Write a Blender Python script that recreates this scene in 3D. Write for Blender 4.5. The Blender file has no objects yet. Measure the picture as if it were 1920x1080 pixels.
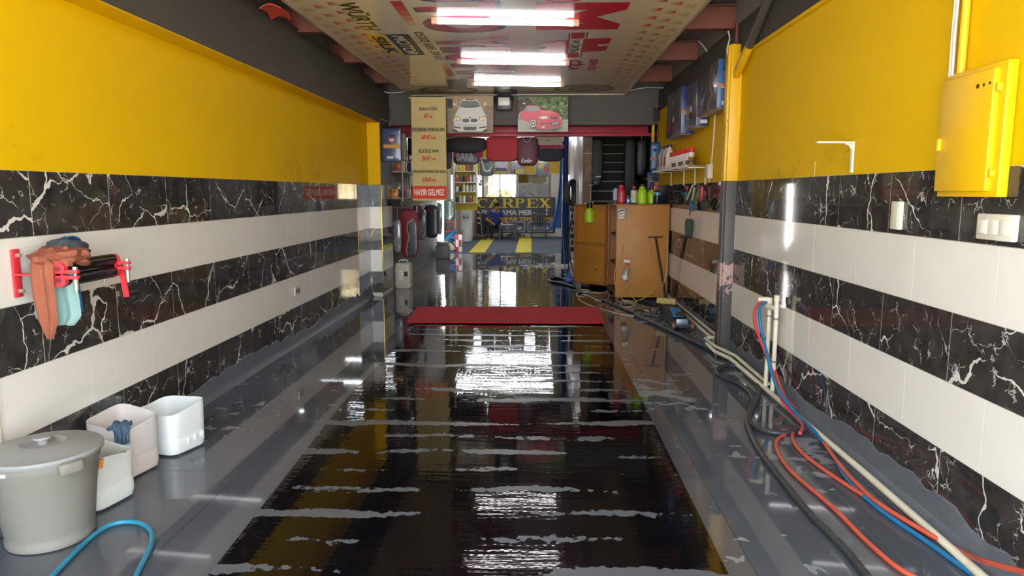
import bpy, bmesh, math, random
from mathutils import Vector, Matrix, Euler
random.seed(7)
SC = bpy.context.scene
COL = SC.collection
# ------------------------------------------------------------------ camera, world, exposure
FPX, PITCH, YAW, EYE = 1323.4, math.radians(7.756), math.radians(2.1), 1.46
cam_d = bpy.data.cameras.new('camera'); cam = bpy.data.objects.new('camera', cam_d); COL.objects.link(cam)
cam.location = (0, 0, EYE); cam.rotation_euler = (math.pi/2 - PITCH, 0, YAW)
cam_d.sensor_width = 36; cam_d.lens = 36*FPX/1920; cam_d.clip_start = .02; cam_d.clip_end = 300
SC.camera = cam
SC.view_settings.view_transform = 'Standard'; SC.view_settings.look = 'None'
SC.view_settings.exposure = 1.38; SC.view_settings.gamma = 1; SC.view_settings.use_curve_mapping = False
world = bpy.data.worlds.new('sky'); SC.world = world; world.use_nodes = True
_bg = world.node_tree.nodes['Background']; _bg.inputs['Color'].default_value = (.80, .90, 1, 1); _bg.inputs['Strength'].default_value = 4.5
TUBE_E = 7.0; SHOP_E = 27.0
_sl = bpy.data.lights.new('sun', 'SUN'); _sl.energy = 58; _sl.angle = .009; _sl.color = (1, .95, .86)
_so = bpy.data.objects.new('sun', _sl); COL.objects.link(_so); _so.rotation_euler = (math.radians(-24), 0, math.radians(14)); _so.location = (0, -5, 12)
_pl = bpy.data.lights.new('doorway_portal', 'AREA'); _pl.shape = 'RECTANGLE'; _pl.size = 4.08; _pl.size_y = 2.95
_pl.cycles.is_portal = True
_po = bpy.data.objects.new('doorway_portal', _pl); COL.objects.link(_po); _po.location = (-.29, -.5, 1.48); _po.rotation_euler = (-math.pi/2, 0, math.pi)
_po['kind'] = 'helper'
_pl2 = _pl.copy(); _pl2.size = 5.0; _pl2.size_y = .9; _po2 = bpy.data.objects.new('window_portal', _pl2); COL.objects.link(_po2); _po2.location = (-.5, 23.12, 1.62); _po2.rotation_euler = (-math.pi/2, 0, 0); _po2['kind'] = 'helper'

# ------------------------------------------------------------------ photo to world helpers (a pixel plus a known plane gives a point)
_c, _s = math.cos, math.sin
_FW = Vector((-_s(YAW)*_c(PITCH), _c(YAW)*_c(PITCH), -_s(PITCH))); _RT = Vector((_c(YAW), _s(YAW), 0)); _UP = _RT.cross(_FW)
def ray(x, y): return _FW + _RT*((x-960)/FPX) + _UP*((540-y)/FPX)
def PX(x, y, X): d = ray(x, y); return d*(X/d.x) + Vector((0, 0, EYE))
def PY(x, y, Y): d = ray(x, y); return d*(Y/d.y) + Vector((0, 0, EYE))
def PZ(x, y, Z=0.): d = ray(x, y); return d*((Z-EYE)/d.z) + Vector((0, 0, EYE))

# ------------------------------------------------------------------ materials
def lin(c):
    if isinstance(c, str): c = tuple(int(c[i:i+2], 16)/255 for i in (0, 2, 4))
    return tuple((x/12.92 if x <= .04045 else ((x+.055)/1.055)**2.4) for x in c[:3])
_MC = {}
def new_mat(name):
    m = bpy.data.materials.new(name); m.use_nodes = True; nt = m.node_tree
    return m, nt, nt.nodes['Principled BSDF']
def nd(nt, t, **k):
    n = nt.nodes.new(t)
    for a, b in k.items():
        if a.startswith('i_'): n.inputs[a[2:].replace('_', ' ')].default_value = b
        else: setattr(n, a, b)
    return n
def mat(col, rough=.5, metal=0, noise=.06, scale=14, bump=0, bscale=60, coat=0, trans=0, alpha=1, emis=0, spec=.5, sub=0):
    key = (col, rough, metal, noise, scale, bump, bscale, coat, trans, alpha, emis, spec, sub)
    if key in _MC: return _MC[key]
    m, nt, b = new_mat('mat_%s_%d' % (col if isinstance(col, str) else 'c', len(_MC)))
    L = lin(col); lk = nt.links.new
    tc = nd(nt, 'ShaderNodeTexCoord')
    nz = nd(nt, 'ShaderNodeTexNoise', i_Scale=scale, i_Detail=4.); lk(tc.outputs['Object'], nz.inputs['Vector'])
    mx = nd(nt, 'ShaderNodeMix', data_type='RGBA')
    mx.inputs[6].default_value = tuple(max(0, x*(1-noise*1.6)) for x in L)+(1,)
    mx.inputs[7].default_value = tuple(min(1, x*(1+noise*1.6)) for x in L)+(1,)
    lk(nz.outputs['Fac'], mx.inputs[0]); lk(mx.outputs[2], b.inputs['Base Color'])
    b.inputs['Roughness'].default_value = rough; b.inputs['Metallic'].default_value = metal
    b.inputs['Coat Weight'].default_value = coat; b.inputs['Transmission Weight'].default_value = trans
    b.inputs['Alpha'].default_value = alpha; b.inputs['Specular IOR Level'].default_value = spec
    if emis: b.inputs['Emission Color'].default_value = L+(1,); b.inputs['Emission Strength'].default_value = emis
    if sub: b.inputs['Subsurface Weight'].default_value = sub; b.inputs['Subsurface Radius'].default_value = (.02, .02, .02)
    if bump:
        n2 = nd(nt, 'ShaderNodeTexNoise', i_Scale=bscale, i_Detail=5.); lk(tc.outputs['Object'], n2.inputs['Vector'])
        bp = nd(nt, 'ShaderNodeBump', i_Strength=bump, i_Distance=.01); lk(n2.outputs['Fac'], bp.inputs['Height']); lk(bp.outputs[0], b.inputs['Normal'])
    _MC[key] = m
    return m

# ------------------------------------------------------------------ mesh builder
def wloc(o):
    v = Vector((0, 0, 0))
    while o: v += o.location; o = o.parent
    return v
def tagit(o, label=None, cat=None, group=None, kind=None):
    if label: o['label'] = label
    if cat: o['category'] = cat
    if group: o['group'] = group
    if kind: o['kind'] = kind
    return o
def thing(name, label, cat, loc=(0, 0, 0), group=None):
    o = bpy.data.objects.new(name, None); COL.objects.link(o); o.location = loc; o.empty_display_size = .1
    return tagit(o, label, cat, group)
def catmull(pts, n=6, closed=False):
    P = [Vector(p) for p in pts]; out = []; N = len(P)
    for i in range(N if closed else N-1):
        p0 = P[(i-1) % N] if (closed or i > 0) else P[0]*2-P[1]
        p1 = P[i]; p2 = P[(i+1) % N]
        p3 = P[(i+2) % N] if (closed or i < N-2) else P[-1]*2-P[-2]
        for k in range(n):
            t = k/n
            out.append(.5*((2*p1)+(p2-p0)*t+(2*p0-5*p1+4*p2-p3)*t*t+(3*p1-p0-3*p2+p3)*t**3))
    if not closed: out.append(P[-1])
    return out
def ortho(d):
    d = Vector(d).normalized(); a = Vector((0, 0, 1)) if abs(d.z) < .9 else Vector((1, 0, 0))
    u = d.cross(a).normalized(); return u, u.cross(d).normalized(), d   # u x v = ... right-handed with d
def rotm(rx=0, ry=0, rz=0): return Euler((rx, ry, rz)).to_matrix()
class MB:
    def __init__(s): s.v = []; s.f = []; s.m = []; s.mats = []; s.depth = 0
    def mi(s, m):
        if m not in s.mats: s.mats.append(m)
        return s.mats.index(m)
    def add(s, vs, fs, m):
        o = len(s.v); s.v += [Vector(v) for v in vs]; k = s.mi(m)
        for f in fs: s.f.append([i+o for i in f]); s.m.append(k)
        return s
    def box(s, x0, y0, z0, x1, y1, z1, m):
        return s.add([(x0,y0,z0),(x1,y0,z0),(x1,y1,z0),(x0,y1,z0),(x0,y0,z1),(x1,y0,z1),(x1,y1,z1),(x0,y1,z1)],
                     [(0,3,2,1),(4,5,6,7),(0,1,5,4),(1,2,6,5),(2,3,7,6),(3,0,4,7)], m)
    def rbox(s, c, size, r, m, R=None, seg=2, taper=None):
        bm = bmesh.new(); bmesh.ops.create_cube(bm, size=1)
        for v in bm.verts:
            k = 1 if taper is None else (taper if v.co.z > 0 else 1)
            v.co = Vector((v.co.x*size[0]*k, v.co.y*size[1]*k, v.co.z*size[2]))
        if r > 0: bmesh.ops.bevel(bm, geom=bm.edges[:], offset=r, segments=seg, profile=.5, affect='EDGES', clamp_overlap=True)
        bm.verts.index_update(); R = R or Matrix.Identity(3)
        s.add([R @ v.co+Vector(c) for v in bm.verts], [[v.index for v in f.verts] for f in bm.faces], m); bm.free(); return s
    def bar(s, p0, p1, w, h, m, r=0, up=(0, 0, 1)):
        p0 = Vector(p0); p1 = Vector(p1); d = (p1-p0); L = d.length; d.normalize()
        up = Vector(up); 
        if abs(d.dot(up)) > .98: up = Vector((0, 1, 0))
        x = d.cross(up).normalized(); z = x.cross(d)
        R = Matrix((x, d, z)).transposed()
        return s.rbox((p0+p1)/2, (w, L, h), r, m, R)
    def ringv(s, c, u, v, r, n, r2=None, p=2.):
        out = []; r2 = r if r2 is None else r2
        for i in range(n):
            a = 2*math.pi*i/n; ca, sa = math.cos(a), math.sin(a)
            x = math.copysign(abs(ca)**(2/p), ca); y = math.copysign(abs(sa)**(2/p), sa)
            out.append(Vector(c)+Vector(u)*(x*r)+Vector(v)*(y*r2))
        return out
    def loft(s, rings, m, cap0=True, cap1=True, closed=False):
        n = len(rings[0]); vs = [v for r in rings for v in r]; fs = []
        R = len(rings)
        for i in range(R if closed else R-1):
            j = (i+1) % R
            for k in range(n): fs.append((i*n+k, i*n+(k+1) % n, j*n+(k+1) % n, j*n+k))
        if cap0 and not closed: fs.append(tuple(range(n))[::-1])
        if cap1 and not closed: fs.append(tuple((R-1)*n+k for k in range(n)))
        return s.add(vs, fs, m)
    def cyl(s, p0, p1, r0, m, r1=None, n=16, cap0=True, cap1=True):
        p0 = Vector(p0); p1 = Vector(p1); u, v, d = ortho(p1-p0); v = d.cross(u)
        return s.loft([s.ringv(p0, u, v, r0, n), s.ringv(p1, u, v, r0 if r1 is None else r1, n)], m, cap0, cap1)
    def tube(s, pts, r, m, n=8, closed=False, radii=None):
        P = [Vector(p) for p in pts]; N = len(P); rings = []; prev = None
        for i in range(N):
            if closed: t = P[(i+1) % N]-P[i-1]
            else: t = P[min(i+1, N-1)]-P[max(i-1, 0)]
            if t.length < 1e-9: t = Vector((0, 0, 1))
            t.normalize()
            if prev is None: u, _, _ = ortho(t)
            else:
                u = prev-t*prev.dot(t)
                u = u.normalized() if u.length > 1e-6 else ortho(t)[0]
            prev = u; v = t.cross(u)
            rings.append(s.ringv(P[i], u, v, radii[i] if radii else r, n))
        return s.loft(rings, m, closed=closed)
    def lathe(s, prof, c, m, n=24, R=None, cap0=True, cap1=True, sx=1, sy=1, p=2.):
        R = R or Matrix.Identity(3); c = Vector(c)
        rings = [[c+R @ Vector((q.x*sx, q.y*sy, q.z)) for q in s.ringv((0, 0, z), (1, 0, 0), (0, 1, 0), max(r, 1e-4), n, p=p)] for r, z in prof]
        return s.loft(rings, m, cap0, cap1)
    def sphere(s, c, r, m, n=14, R=None):
        rr = r if isinstance(r, (tuple, list)) else (r, r, r)
        k = max(5, n//2); prof = [(math.sin(math.pi*i/k), -math.cos(math.pi*i/k)) for i in range(k+1)]
        R = R or Matrix.Identity(3); c = Vector(c)
        rings = [[c+R @ Vector((q.x*rr[0], q.y*rr[1], q.z*rr[2])) for q in s.ringv((0, 0, z), (1, 0, 0), (0, 1, 0), max(a, 1e-3), n)] for a, z in prof]
        return s.loft(rings, m)
    def prism(s, poly, O, U, V, t, m):
        O = Vector(O); U = Vector(U); V = Vector(V); N = U.cross(V).normalized(); n = len(poly)
        a = [O+U*x+V*y for x, y in poly]; b = [q+N*t for q in a]
        fs = [tuple(range(n))[::-1], tuple(range(n, 2*n))]+[(i, (i+1) % n, n+(i+1) % n, n+i) for i in range(n)]
        return s.add(a+b, fs, m)
    def flat(s, pts, m): return s.add(pts, [tuple(range(len(pts)))], m)
    def grid(s, P, m, two=0.):
        """P[i][j] grid of points as a sheet; two > 0 gives it a thickness"""
        R, C = len(P), len(P[0]); vs = [q for row in P for q in row]; fs = []
        for i in range(R-1):
            for j in range(C-1): fs.append((i*C+j, i*C+j+1, (i+1)*C+j+1, (i+1)*C+j))
        if two:
            nv = []
            for i in range(R):
                for j in range(C):
                    a = Vector(P[min(i+1, R-1)][j])-Vector(P[max(i-1, 0)][j]); b = Vector(P[i][min(j+1, C-1)])-Vector(P[i][max(j-1, 0)])
                    nn = a.cross(b); nn = nn.normalized() if nn.length > 1e-9 else Vector((0, 0, 1))
                    nv.append(Vector(P[i][j])+nn*two)
            K = len(vs); vs = vs+nv; fs = fs+[tuple(K+q for q in reversed(f)) for f in fs]
            edge = [(0, j) for j in range(C)]+[(i, C-1) for i in range(1, R)]+[(R-1, j) for j in range(C-2, -1, -1)]+[(i, 0) for i in range(R-2, 0, -1)]
            for k in range(len(edge)):
                a = edge[k]; b = edge[(k+1) % len(edge)]; ia = a[0]*C+a[1]; ib = b[0]*C+b[1]
                fs.append((ib, ia, K+ia, K+ib))
        return s.add(vs, fs, m)
    def mesh(s, name, off=Vector((0, 0, 0)), smooth=True):
        me = bpy.data.meshes.new(name); me.from_pydata([tuple(v-off) for v in s.v], [], s.f)
        for m in s.mats: me.materials.append(m)
        me.polygons.foreach_set('material_index', s.m)
        if smooth:
            me.polygons.foreach_set('use_smooth', [True]*len(me.polygons)); me.set_sharp_from_angle(angle=math.radians(38))
        me.update(); return me
    def build(s, name, parent=None, label=None, cat=None, group=None, kind=None, smooth=True):
        if parent is None:
            lo = Vector([min(v[i] for v in s.v) for i in range(3)]); hi = Vector([max(v[i] for v in s.v) for i in range(3)])
            off = Vector(((lo.x+hi.x)/2, (lo.y+hi.y)/2, lo.z)); loc = off
        else: off = wloc(parent); loc = Vector((0, 0, 0))
        o = bpy.data.objects.new(name, s.mesh(name, off, smooth)); COL.objects.link(o); o.location = loc
        if parent is not None: o.parent = parent
        return tagit(o, label, cat, group, kind)
def link_copy(o, loc, parent=None, rotz=None):
    c = o.copy(); COL.objects.link(c); c.location = loc
    if parent is not None: c.parent = parent
    if rotz is not None: c.rotation_euler = (0, 0, rotz)
    return c
def copy_thing(root, loc, label=None, rotz=0, group=None, scale=None):
    r = root.copy(); COL.objects.link(r); r.location = loc; r.rotation_euler = (0, 0, rotz)
    if scale: r.scale = (scale,)*3
    if label: r['label'] = label
    if group: r['group'] = group
    for ch in list(root.children):
        c = ch.copy(); COL.objects.link(c); c.parent = r
        for g in list(ch.children):
            d = g.copy(); COL.objects.link(d); d.parent = c
    return r
# flat lettering: outlines of the built-in font as flat faces, normalised to a unit box
_TC = {}
def text2d(st, shear=0.):
    k = (st, shear)
    if k in _TC: return _TC[k]
    cu = bpy.data.curves.new('t', 'FONT'); cu.body = st; cu.shear = shear; cu.fill_mode = 'FRONT'; cu.resolution_u = 5
    ob = bpy.data.objects.new('t', cu); COL.objects.link(ob); dg = bpy.context.evaluated_depsgraph_get()
    me = ob.evaluated_get(dg).to_mesh(); vs = [(v.co.x, v.co.y) for v in me.vertices]; fs = [tuple(p.vertices) for p in me.polygons]
    ob.evaluated_get(dg).to_mesh_clear(); bpy.data.objects.remove(ob); bpy.data.curves.remove(cu)
    x0 = min(v[0] for v in vs); x1 = max(v[0] for v in vs); y0 = min(v[1] for v in vs); y1 = max(v[1] for v in vs)
    vs = [((x-x0)/(x1-x0), (y-y0)/(y1-y0)) for x, y in vs]
    _TC[k] = (vs, fs, x1-x0, y1-y0); return _TC[k]
def put_text(mb, st, quad, m, lift=Vector((0, 0, 0)), bold=.02, shear=0.):
    """quad: bottom-left, bottom-right, top-right, top-left of the line of text in the world; bold = strokes thickened by overprinting"""
    vs, fs, w, h = text2d(st, shear); a, b, c, d = [Vector(q) for q in quad]; n = (b-a).cross(d-a).normalized()
    for k, (sx, sy) in enumerate(((0, 0), (1, 1), (-1, 1), (1, -1), (-1, -1)) if bold else ((0, 0),)):
        dx, dy = sx*bold/w, sy*bold/h; q = lift+n*(.00002*k)
        mb.add([(a*(1-x)+b*x)*(1-y)+(d*(1-x)+c*x)*y+q for x, y in ((x_*(1-2*bold/w)+bold/w+dx, y_*(1-2*bold/h)+bold/h+dy) for x_, y_ in vs)], fs, m)
class Sheet:
    """a flat printed sheet: frame O,U,V (unit square), each print layer a hair in front of the last"""
    def __init__(s, O, U, V, face=None, step=.0004):
        s.O, s.U, s.V = Vector(O), Vector(U), Vector(V); s.N = face or s.U.cross(s.V).normalized(); s.mb = MB(); s.k = 0; s.step = step
    def pt(s, x, y): return s.O+s.U*x+s.V*y+s.N*(s.k*s.step)
    def poly(s, pts, m): s.k += 1; s.mb.flat([s.pt(*p) for p in pts], m); return s
    def rect(s, x0, y0, x1, y1, m): return s.poly([(x0,y0),(x1,y0),(x1,y1),(x0,y1)], m)
    def ell(s, cx, cy, rx, ry, m, n=20): return s.poly([(cx+rx*math.cos(2*math.pi*i/n), cy+ry*math.sin(2*math.pi*i/n)) for i in range(n)], m)
    def text(s, st, x0, y0, x1, y1, m, bold=.02, shear=0.):
        s.k += 1; put_text(s.mb, st, [s.pt(x0,y0), s.pt(x1,y0), s.pt(x1,y1), s.pt(x0,y1)], m, bold=bold, shear=shear); return s
    def back(s, m, t=.004):
        a = [s.O, s.O+s.U, s.O+s.U+s.V, s.O+s.V]; s.mb.add([q-s.N*t for q in a]+a, [(0,3,2,1),(4,5,6,7),(0,1,5,4),(1,2,6,5),(2,3,7,6),(3,0,4,7)], m); return s
# ------------------------------------------------------------------ special surface materials
def m_marble():
    m, nt, b = new_mat('black_marble_tile'); lk = nt.links.new
    geo = nd(nt, 'ShaderNodeNewGeometry'); oi = nd(nt, 'ShaderNodeObjectInfo')
    wn = nd(nt, 'ShaderNodeTexWhiteNoise', noise_dimensions='1D'); lk(oi.outputs['Random'], wn.inputs['W'])
    sc = nd(nt, 'ShaderNodeVectorMath', operation='SCALE', i_Scale=37.); lk(wn.outputs['Color'], sc.inputs[0])
    ad = nd(nt, 'ShaderNodeVectorMath', operation='ADD'); lk(geo.outputs['Position'], ad.inputs[0]); lk(sc.outputs[0], ad.inputs[1])
    def warp(scale, amt, src):
        n = nd(nt, 'ShaderNodeTexNoise', i_Scale=scale, i_Detail=4.); lk(src, n.inputs['Vector'])
        s0 = nd(nt, 'ShaderNodeVectorMath', operation='SUBTRACT'); s0.inputs[1].default_value = (.5, .5, .5); lk(n.outputs['Color'], s0.inputs[0])
        s1 = nd(nt, 'ShaderNodeVectorMath', operation='SCALE', i_Scale=amt); lk(s0.outputs[0], s1.inputs[0])
        a = nd(nt, 'ShaderNodeVectorMath', operation='ADD'); lk(src, a.inputs[0]); lk(s1.outputs[0], a.inputs[1]); return a.outputs[0]
    def veins(scale, w, warps, mask_scale, lo, hi, rot):
        src = ad.outputs[0]
        mp = nd(nt, 'ShaderNodeMapping'); mp.inputs['Rotation'].default_value = rot; lk(src, mp.inputs['Vector']); v = mp.outputs[0]
        for a, q in warps: v = warp(a, q, v)
        vo = nd(nt, 'ShaderNodeTexVoronoi', feature='DISTANCE_TO_EDGE', i_Scale=scale); lk(v, vo.inputs['Vector'])
        mk = nd(nt, 'ShaderNodeTexNoise', i_Scale=mask_scale, i_Detail=2.); lk(src, mk.inputs['Vector'])
        mr = nd(nt, 'ShaderNodeMapRange'); mr.inputs[1].default_value = lo; mr.inputs[2].default_value = hi; mr.inputs[3].default_value = 0; mr.inputs[4].default_value = w; lk(mk.outputs['Fac'], mr.inputs[0])
        cp = nd(nt, 'ShaderNodeMath', operation='LESS_THAN'); lk(vo.outputs['Distance'], cp.inputs[0]); lk(mr.outputs[0], cp.inputs[1]); return cp.outputs[0]
    v1 = veins(1.7, .017, [(3, .24), (18, .045)], 3.1, .39, .74, (.4, .3, .5))
    v2 = veins(3.4, .011, [(6, .18), (40, .025)], 5.0, .49, .76, (1.1, .2, .9))
    v3 = veins(13., .048, [(12, .08), (60, .02)], 12., .55, .74, (.2, 1.3, .4))
    s1 = nd(nt, 'ShaderNodeMath', operation='MULTIPLY'); s1.inputs[1].default_value = .75; lk(v2, s1.inputs[0])
    s2 = nd(nt, 'ShaderNodeMath', operation='MULTIPLY'); s2.inputs[1].default_value = .55; lk(v3, s2.inputs[0])
    a1 = nd(nt, 'ShaderNodeMath', operation='MAXIMUM'); lk(v1, a1.inputs[0]); lk(s1.outputs[0], a1.inputs[1])
    a2 = nd(nt, 'ShaderNodeMath', operation='MAXIMUM'); lk(a1.outputs[0], a2.inputs[0]); lk(s2.outputs[0], a2.inputs[1])
    cl = nd(nt, 'ShaderNodeTexNoise', i_Scale=9., i_Detail=6.); lk(ad.outputs[0], cl.inputs['Vector'])
    cr = nd(nt, 'ShaderNodeValToRGB'); cr.color_ramp.elements[0].position = .3; cr.color_ramp.elements[0].color = (.026, .023, .022, 1); cr.color_ramp.elements[1].position = .75; cr.color_ramp.elements[1].color = (.060, .054, .050, 1); lk(cl.outputs['Fac'], cr.inputs[0])
    mx = nd(nt, 'ShaderNodeMix', data_type='RGBA'); mx.inputs[7].default_value = (.66, .62, .56, 1); lk(a2.outputs[0], mx.inputs[0]); lk(cr.outputs[0], mx.inputs[6]); lk(mx.outputs[2], b.inputs['Base Color'])
    b.inputs['Roughness'].default_value = .04; b.inputs['Specular IOR Level'].default_value = .5
    return m
MARBLE = m_marble()
def m_yellow():
    m, nt, b = new_mat('yellow_wall_paint'); lk = nt.links.new
    geo = nd(nt, 'ShaderNodeNewGeometry')
    n = nd(nt, 'ShaderNodeTexNoise', i_Scale=1.4, i_Detail=5.); lk(geo.outputs['Position'], n.inputs['Vector'])
    cr = nd(nt, 'ShaderNodeValToRGB'); cr.color_ramp.elements[0].color = lin('e0b200')+(1,); cr.color_ramp.elements[1].color = lin('e8bb00')+(1,); lk(n.outputs['Fac'], cr.inputs[0])
    # rubbed-in grime low on the wall, in smears
    mp = nd(nt, 'ShaderNodeMapping'); mp.inputs['Scale'].default_value = (6, 6, 10); lk(geo.outputs['Position'], mp.inputs['Vector'])
    g = nd(nt, 'ShaderNodeTexNoise', i_Scale=1., i_Detail=8., i_Roughness=.7); lk(mp.outputs[0], g.inputs['Vector'])
    g2 = nd(nt, 'ShaderNodeTexNoise', i_Scale=.8, i_Detail=1.); lk(geo.outputs['Position'], g2.inputs['Vector'])
    mg = nd(nt, 'ShaderNodeMath', operation='MULTIPLY'); lk(g.outputs['Fac'], mg.inputs[0]); lk(g2.outputs['Fac'], mg.inputs[1])
    mr = nd(nt, 'ShaderNodeMapRange'); mr.inputs[1].default_value = .30; mr.inputs[2].default_value = .42; mr.inputs[4].default_value = .35; lk(mg.outputs[0], mr.inputs[0])
    sp = nd(nt, 'ShaderNodeSeparateXYZ'); lk(geo.outputs['Position'], sp.inputs[0])
    hz = nd(nt, 'ShaderNodeMapRange'); hz.inputs[1].default_value = 2.0; hz.inputs[2].default_value = 1.62; lk(sp.outputs['Z'], hz.inputs[0])
    mh = nd(nt, 'ShaderNodeMath', operation='MULTIPLY'); lk(mr.outputs[0], mh.inputs[0]); lk(hz.outputs[0], mh.inputs[1])
    mx = nd(nt, 'ShaderNodeMix', data_type='RGBA'); mx.inputs[7].default_value = lin('7a6414')+(1,); lk(mh.outputs[0], mx.inputs[0]); lk(cr.outputs[0], mx.inputs[6]); lk(mx.outputs[2], b.inputs['Base Color'])
    b.inputs['Roughness'].default_value = .6; b.inputs['Specular IOR Level'].default_value = .15
    bp = nd(nt, 'ShaderNodeBump', i_Strength=.12, i_Distance=.01); n3 = nd(nt, 'ShaderNodeTexNoise', i_Scale=30., i_Detail=4.); lk(geo.outputs['Position'], n3.inputs['Vector']); lk(n3.outputs['Fac'], bp.inputs['Height']); lk(bp.outputs[0], b.inputs['Normal'])
    return m
YEL = m_yellow()
def m_floor(base, dry, scale, lo, hi, rough, stretch=(1, 1, 1), ripple=0, rip=(14, 60, 1), dryrough=.42, grid=False, streak=0, xw=0, ior=1.52):
    m, nt, b = new_mat('wet_floor'); lk = nt.links.new
    geo = nd(nt, 'ShaderNodeNewGeometry')
    mp = nd(nt, 'ShaderNodeMapping'); mp.inputs['Scale'].default_value = stretch; lk(geo.outputs['Position'], mp.inputs['Vector'])
    n = nd(nt, 'ShaderNodeTexNoise', i_Scale=scale, i_Detail=3.5, i_Roughness=.55, i_Distortion=.4); lk(mp.outputs[0], n.inputs['Vector'])
    n2 = nd(nt, 'ShaderNodeTexNoise', i_Scale=.55, i_Detail=2.); lk(geo.outputs['Position'], n2.inputs['Vector'])
    ml = nd(nt, 'ShaderNodeMath', operation='MULTIPLY'); lk(n.outputs['Fac'], ml.inputs[0]); lk(n2.outputs['Fac'], ml.inputs[1])
    src = ml.outputs[0]
    if xw:      # soap dries on the side nearer the hoses
        sx = nd(nt, 'ShaderNodeSeparateXYZ'); lk(geo.outputs['Position'], sx.inputs[0]); xm_ = nd(nt, 'ShaderNodeMapRange'); xm_.inputs[1].default_value = -1.6; xm_.inputs[2].default_value = 1.3; xm_.inputs[3].default_value = -xw; xm_.inputs[4].default_value = xw; lk(sx.outputs['X'], xm_.inputs[0])
        ax = nd(nt, 'ShaderNodeMath', operation='ADD'); lk(src, ax.inputs[0]); lk(xm_.outputs[0], ax.inputs[1]); src = ax.outputs[0]
    if streak:  # squeegee-like bands of drying foam across the mat
        dn = nd(nt, 'ShaderNodeTexNoise', i_Scale=1.3, i_Detail=3.); lk(geo.outputs['Position'], dn.inputs['Vector'])
        ds = nd(nt, 'ShaderNodeVectorMath', operation='SCALE', i_Scale=.22); lk(dn.outputs['Color'], ds.inputs[0]); da = nd(nt, 'ShaderNodeVectorMath', operation='ADD'); lk(geo.outputs['Position'], da.inputs[0]); lk(ds.outputs[0], da.inputs[1])
        wv = nd(nt, 'ShaderNodeTexWave', bands_direction='Y', i_Scale=streak); lk(da.outputs[0], wv.inputs['Vector'])
        fine = nd(nt, 'ShaderNodeTexNoise', i_Scale=26., i_Detail=4.); lk(geo.outputs['Position'], fine.inputs['Vector'])
        t1 = nd(nt, 'ShaderNodeMath', operation='MULTIPLY_ADD'); t1.inputs[1].default_value = .42; lk(wv.outputs['Fac'], t1.inputs[0]); lk(n.outputs['Fac'], t1.inputs[2])
        t2 = nd(nt, 'ShaderNodeMath', operation='MULTIPLY_ADD'); t2.inputs[1].default_value = .27; lk(fine.outputs['Fac'], t2.inputs[0]); lk(t1.outputs[0], t2.inputs[2]); src = t2.outputs[0]
    mr = nd(nt, 'ShaderNodeMapRange'); mr.inputs[1].default_value = lo; mr.inputs[2].default_value = hi; lk(src, mr.inputs[0])
    c1 = nd(nt, 'ShaderNodeTexNoise', i_Scale=3., i_Detail=6.); lk(geo.outputs['Position'], c1.inputs['Vector'])
    cb = nd(nt, 'ShaderNodeMix', data_type='RGBA'); L = lin(base); cb.inputs[6].default_value = tuple(x*.85 for x in L)+(1,); cb.inputs[7].default_value = tuple(x*1.15 for x in L)+(1,); lk(c1.outputs['Fac'], cb.inputs[0])
    mx = nd(nt, 'ShaderNodeMix', data_type='RGBA'); mx.inputs[7].default_value = lin(dry)+(1,); lk(mr.outputs[0], mx.inputs[0]); lk(cb.outputs[2], mx.inputs[6]); lk(mx.outputs[2], b.inputs['Base Color'])
    rr = nd(nt, 'ShaderNodeMapRange'); rr.inputs[3].default_value = rough; rr.inputs[4].default_value = dryrough; lk(mr.outputs[0], rr.inputs[0]); lk(rr.outputs[0], b.inputs['Roughness'])
    b.inputs['IOR'].default_value = ior
    if ripple:
        m2 = nd(nt, 'ShaderNodeMapping'); m2.inputs['Scale'].default_value = rip; lk(geo.outputs['Position'], m2.inputs['Vector'])
        w = nd(nt, 'ShaderNodeTexNoise', i_Scale=1., i_Detail=2.); lk(m2.outputs[0], w.inputs['Vector']); h = w.outputs['Fac']
        if grid:   # rows of small studs moulded into the rubber
            wx = nd(nt, 'ShaderNodeTexWave', bands_direction='X', i_Scale=9.); wy = nd(nt, 'ShaderNodeTexWave', bands_direction='Y', i_Scale=9.)
            lk(geo.outputs['Position'], wx.inputs['Vector']); lk(geo.outputs['Position'], wy.inputs['Vector'])
            mu = nd(nt, 'ShaderNodeMath', operation='MULTIPLY'); lk(wx.outputs['Fac'], mu.inputs[0]); lk(wy.outputs['Fac'], mu.inputs[1])
            ms = nd(nt, 'ShaderNodeMath', operation='MULTIPLY'); ms.inputs[1].default_value = grid; lk(mu.outputs[0], ms.inputs[0])
            aa = nd(nt, 'ShaderNodeMath', operation='ADD'); lk(h, aa.inputs[0]); lk(ms.outputs[0], aa.inputs[1]); h = aa.outputs[0]
        bp = nd(nt, 'ShaderNodeBump', i_Strength=ripple, i_Distance=.01); lk(h, bp.inputs['Height']); lk(bp.outputs[0], b.inputs['Normal'])
    return m
FLOORM = m_floor('50545b', '7d8187', 5.5, .325, .333, .035, stretch=(1.0, 1.5, 1), xw=.05)
WATER = m_floor('17191d', '3a3d42', 1.6, .36, .40, .02, stretch=(1, 2.2, 1), ripple=.25, rip=(4, 20, 1), dryrough=.16, ior=1.4)
MATM = m_floor('0b0b0e', '565a60', 1.0, 1.045, 1.065, .035, stretch=(1.1, 3.2, 1), ripple=.06, rip=(4, 24, 1), dryrough=.38, grid=.13, streak=1.25, ior=1.36)
DARK = mat('4a453f', .6, bump=.15, bscale=40, noise=.08); DARK2 = mat('413d38', .65, bump=.15, bscale=40)
GROUT = mat('cfc7b6', .8); GROUT2 = mat('8c867a', .8); GREYB = mat('5b6066', .55, bump=.3, bscale=25, noise=.15)
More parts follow.
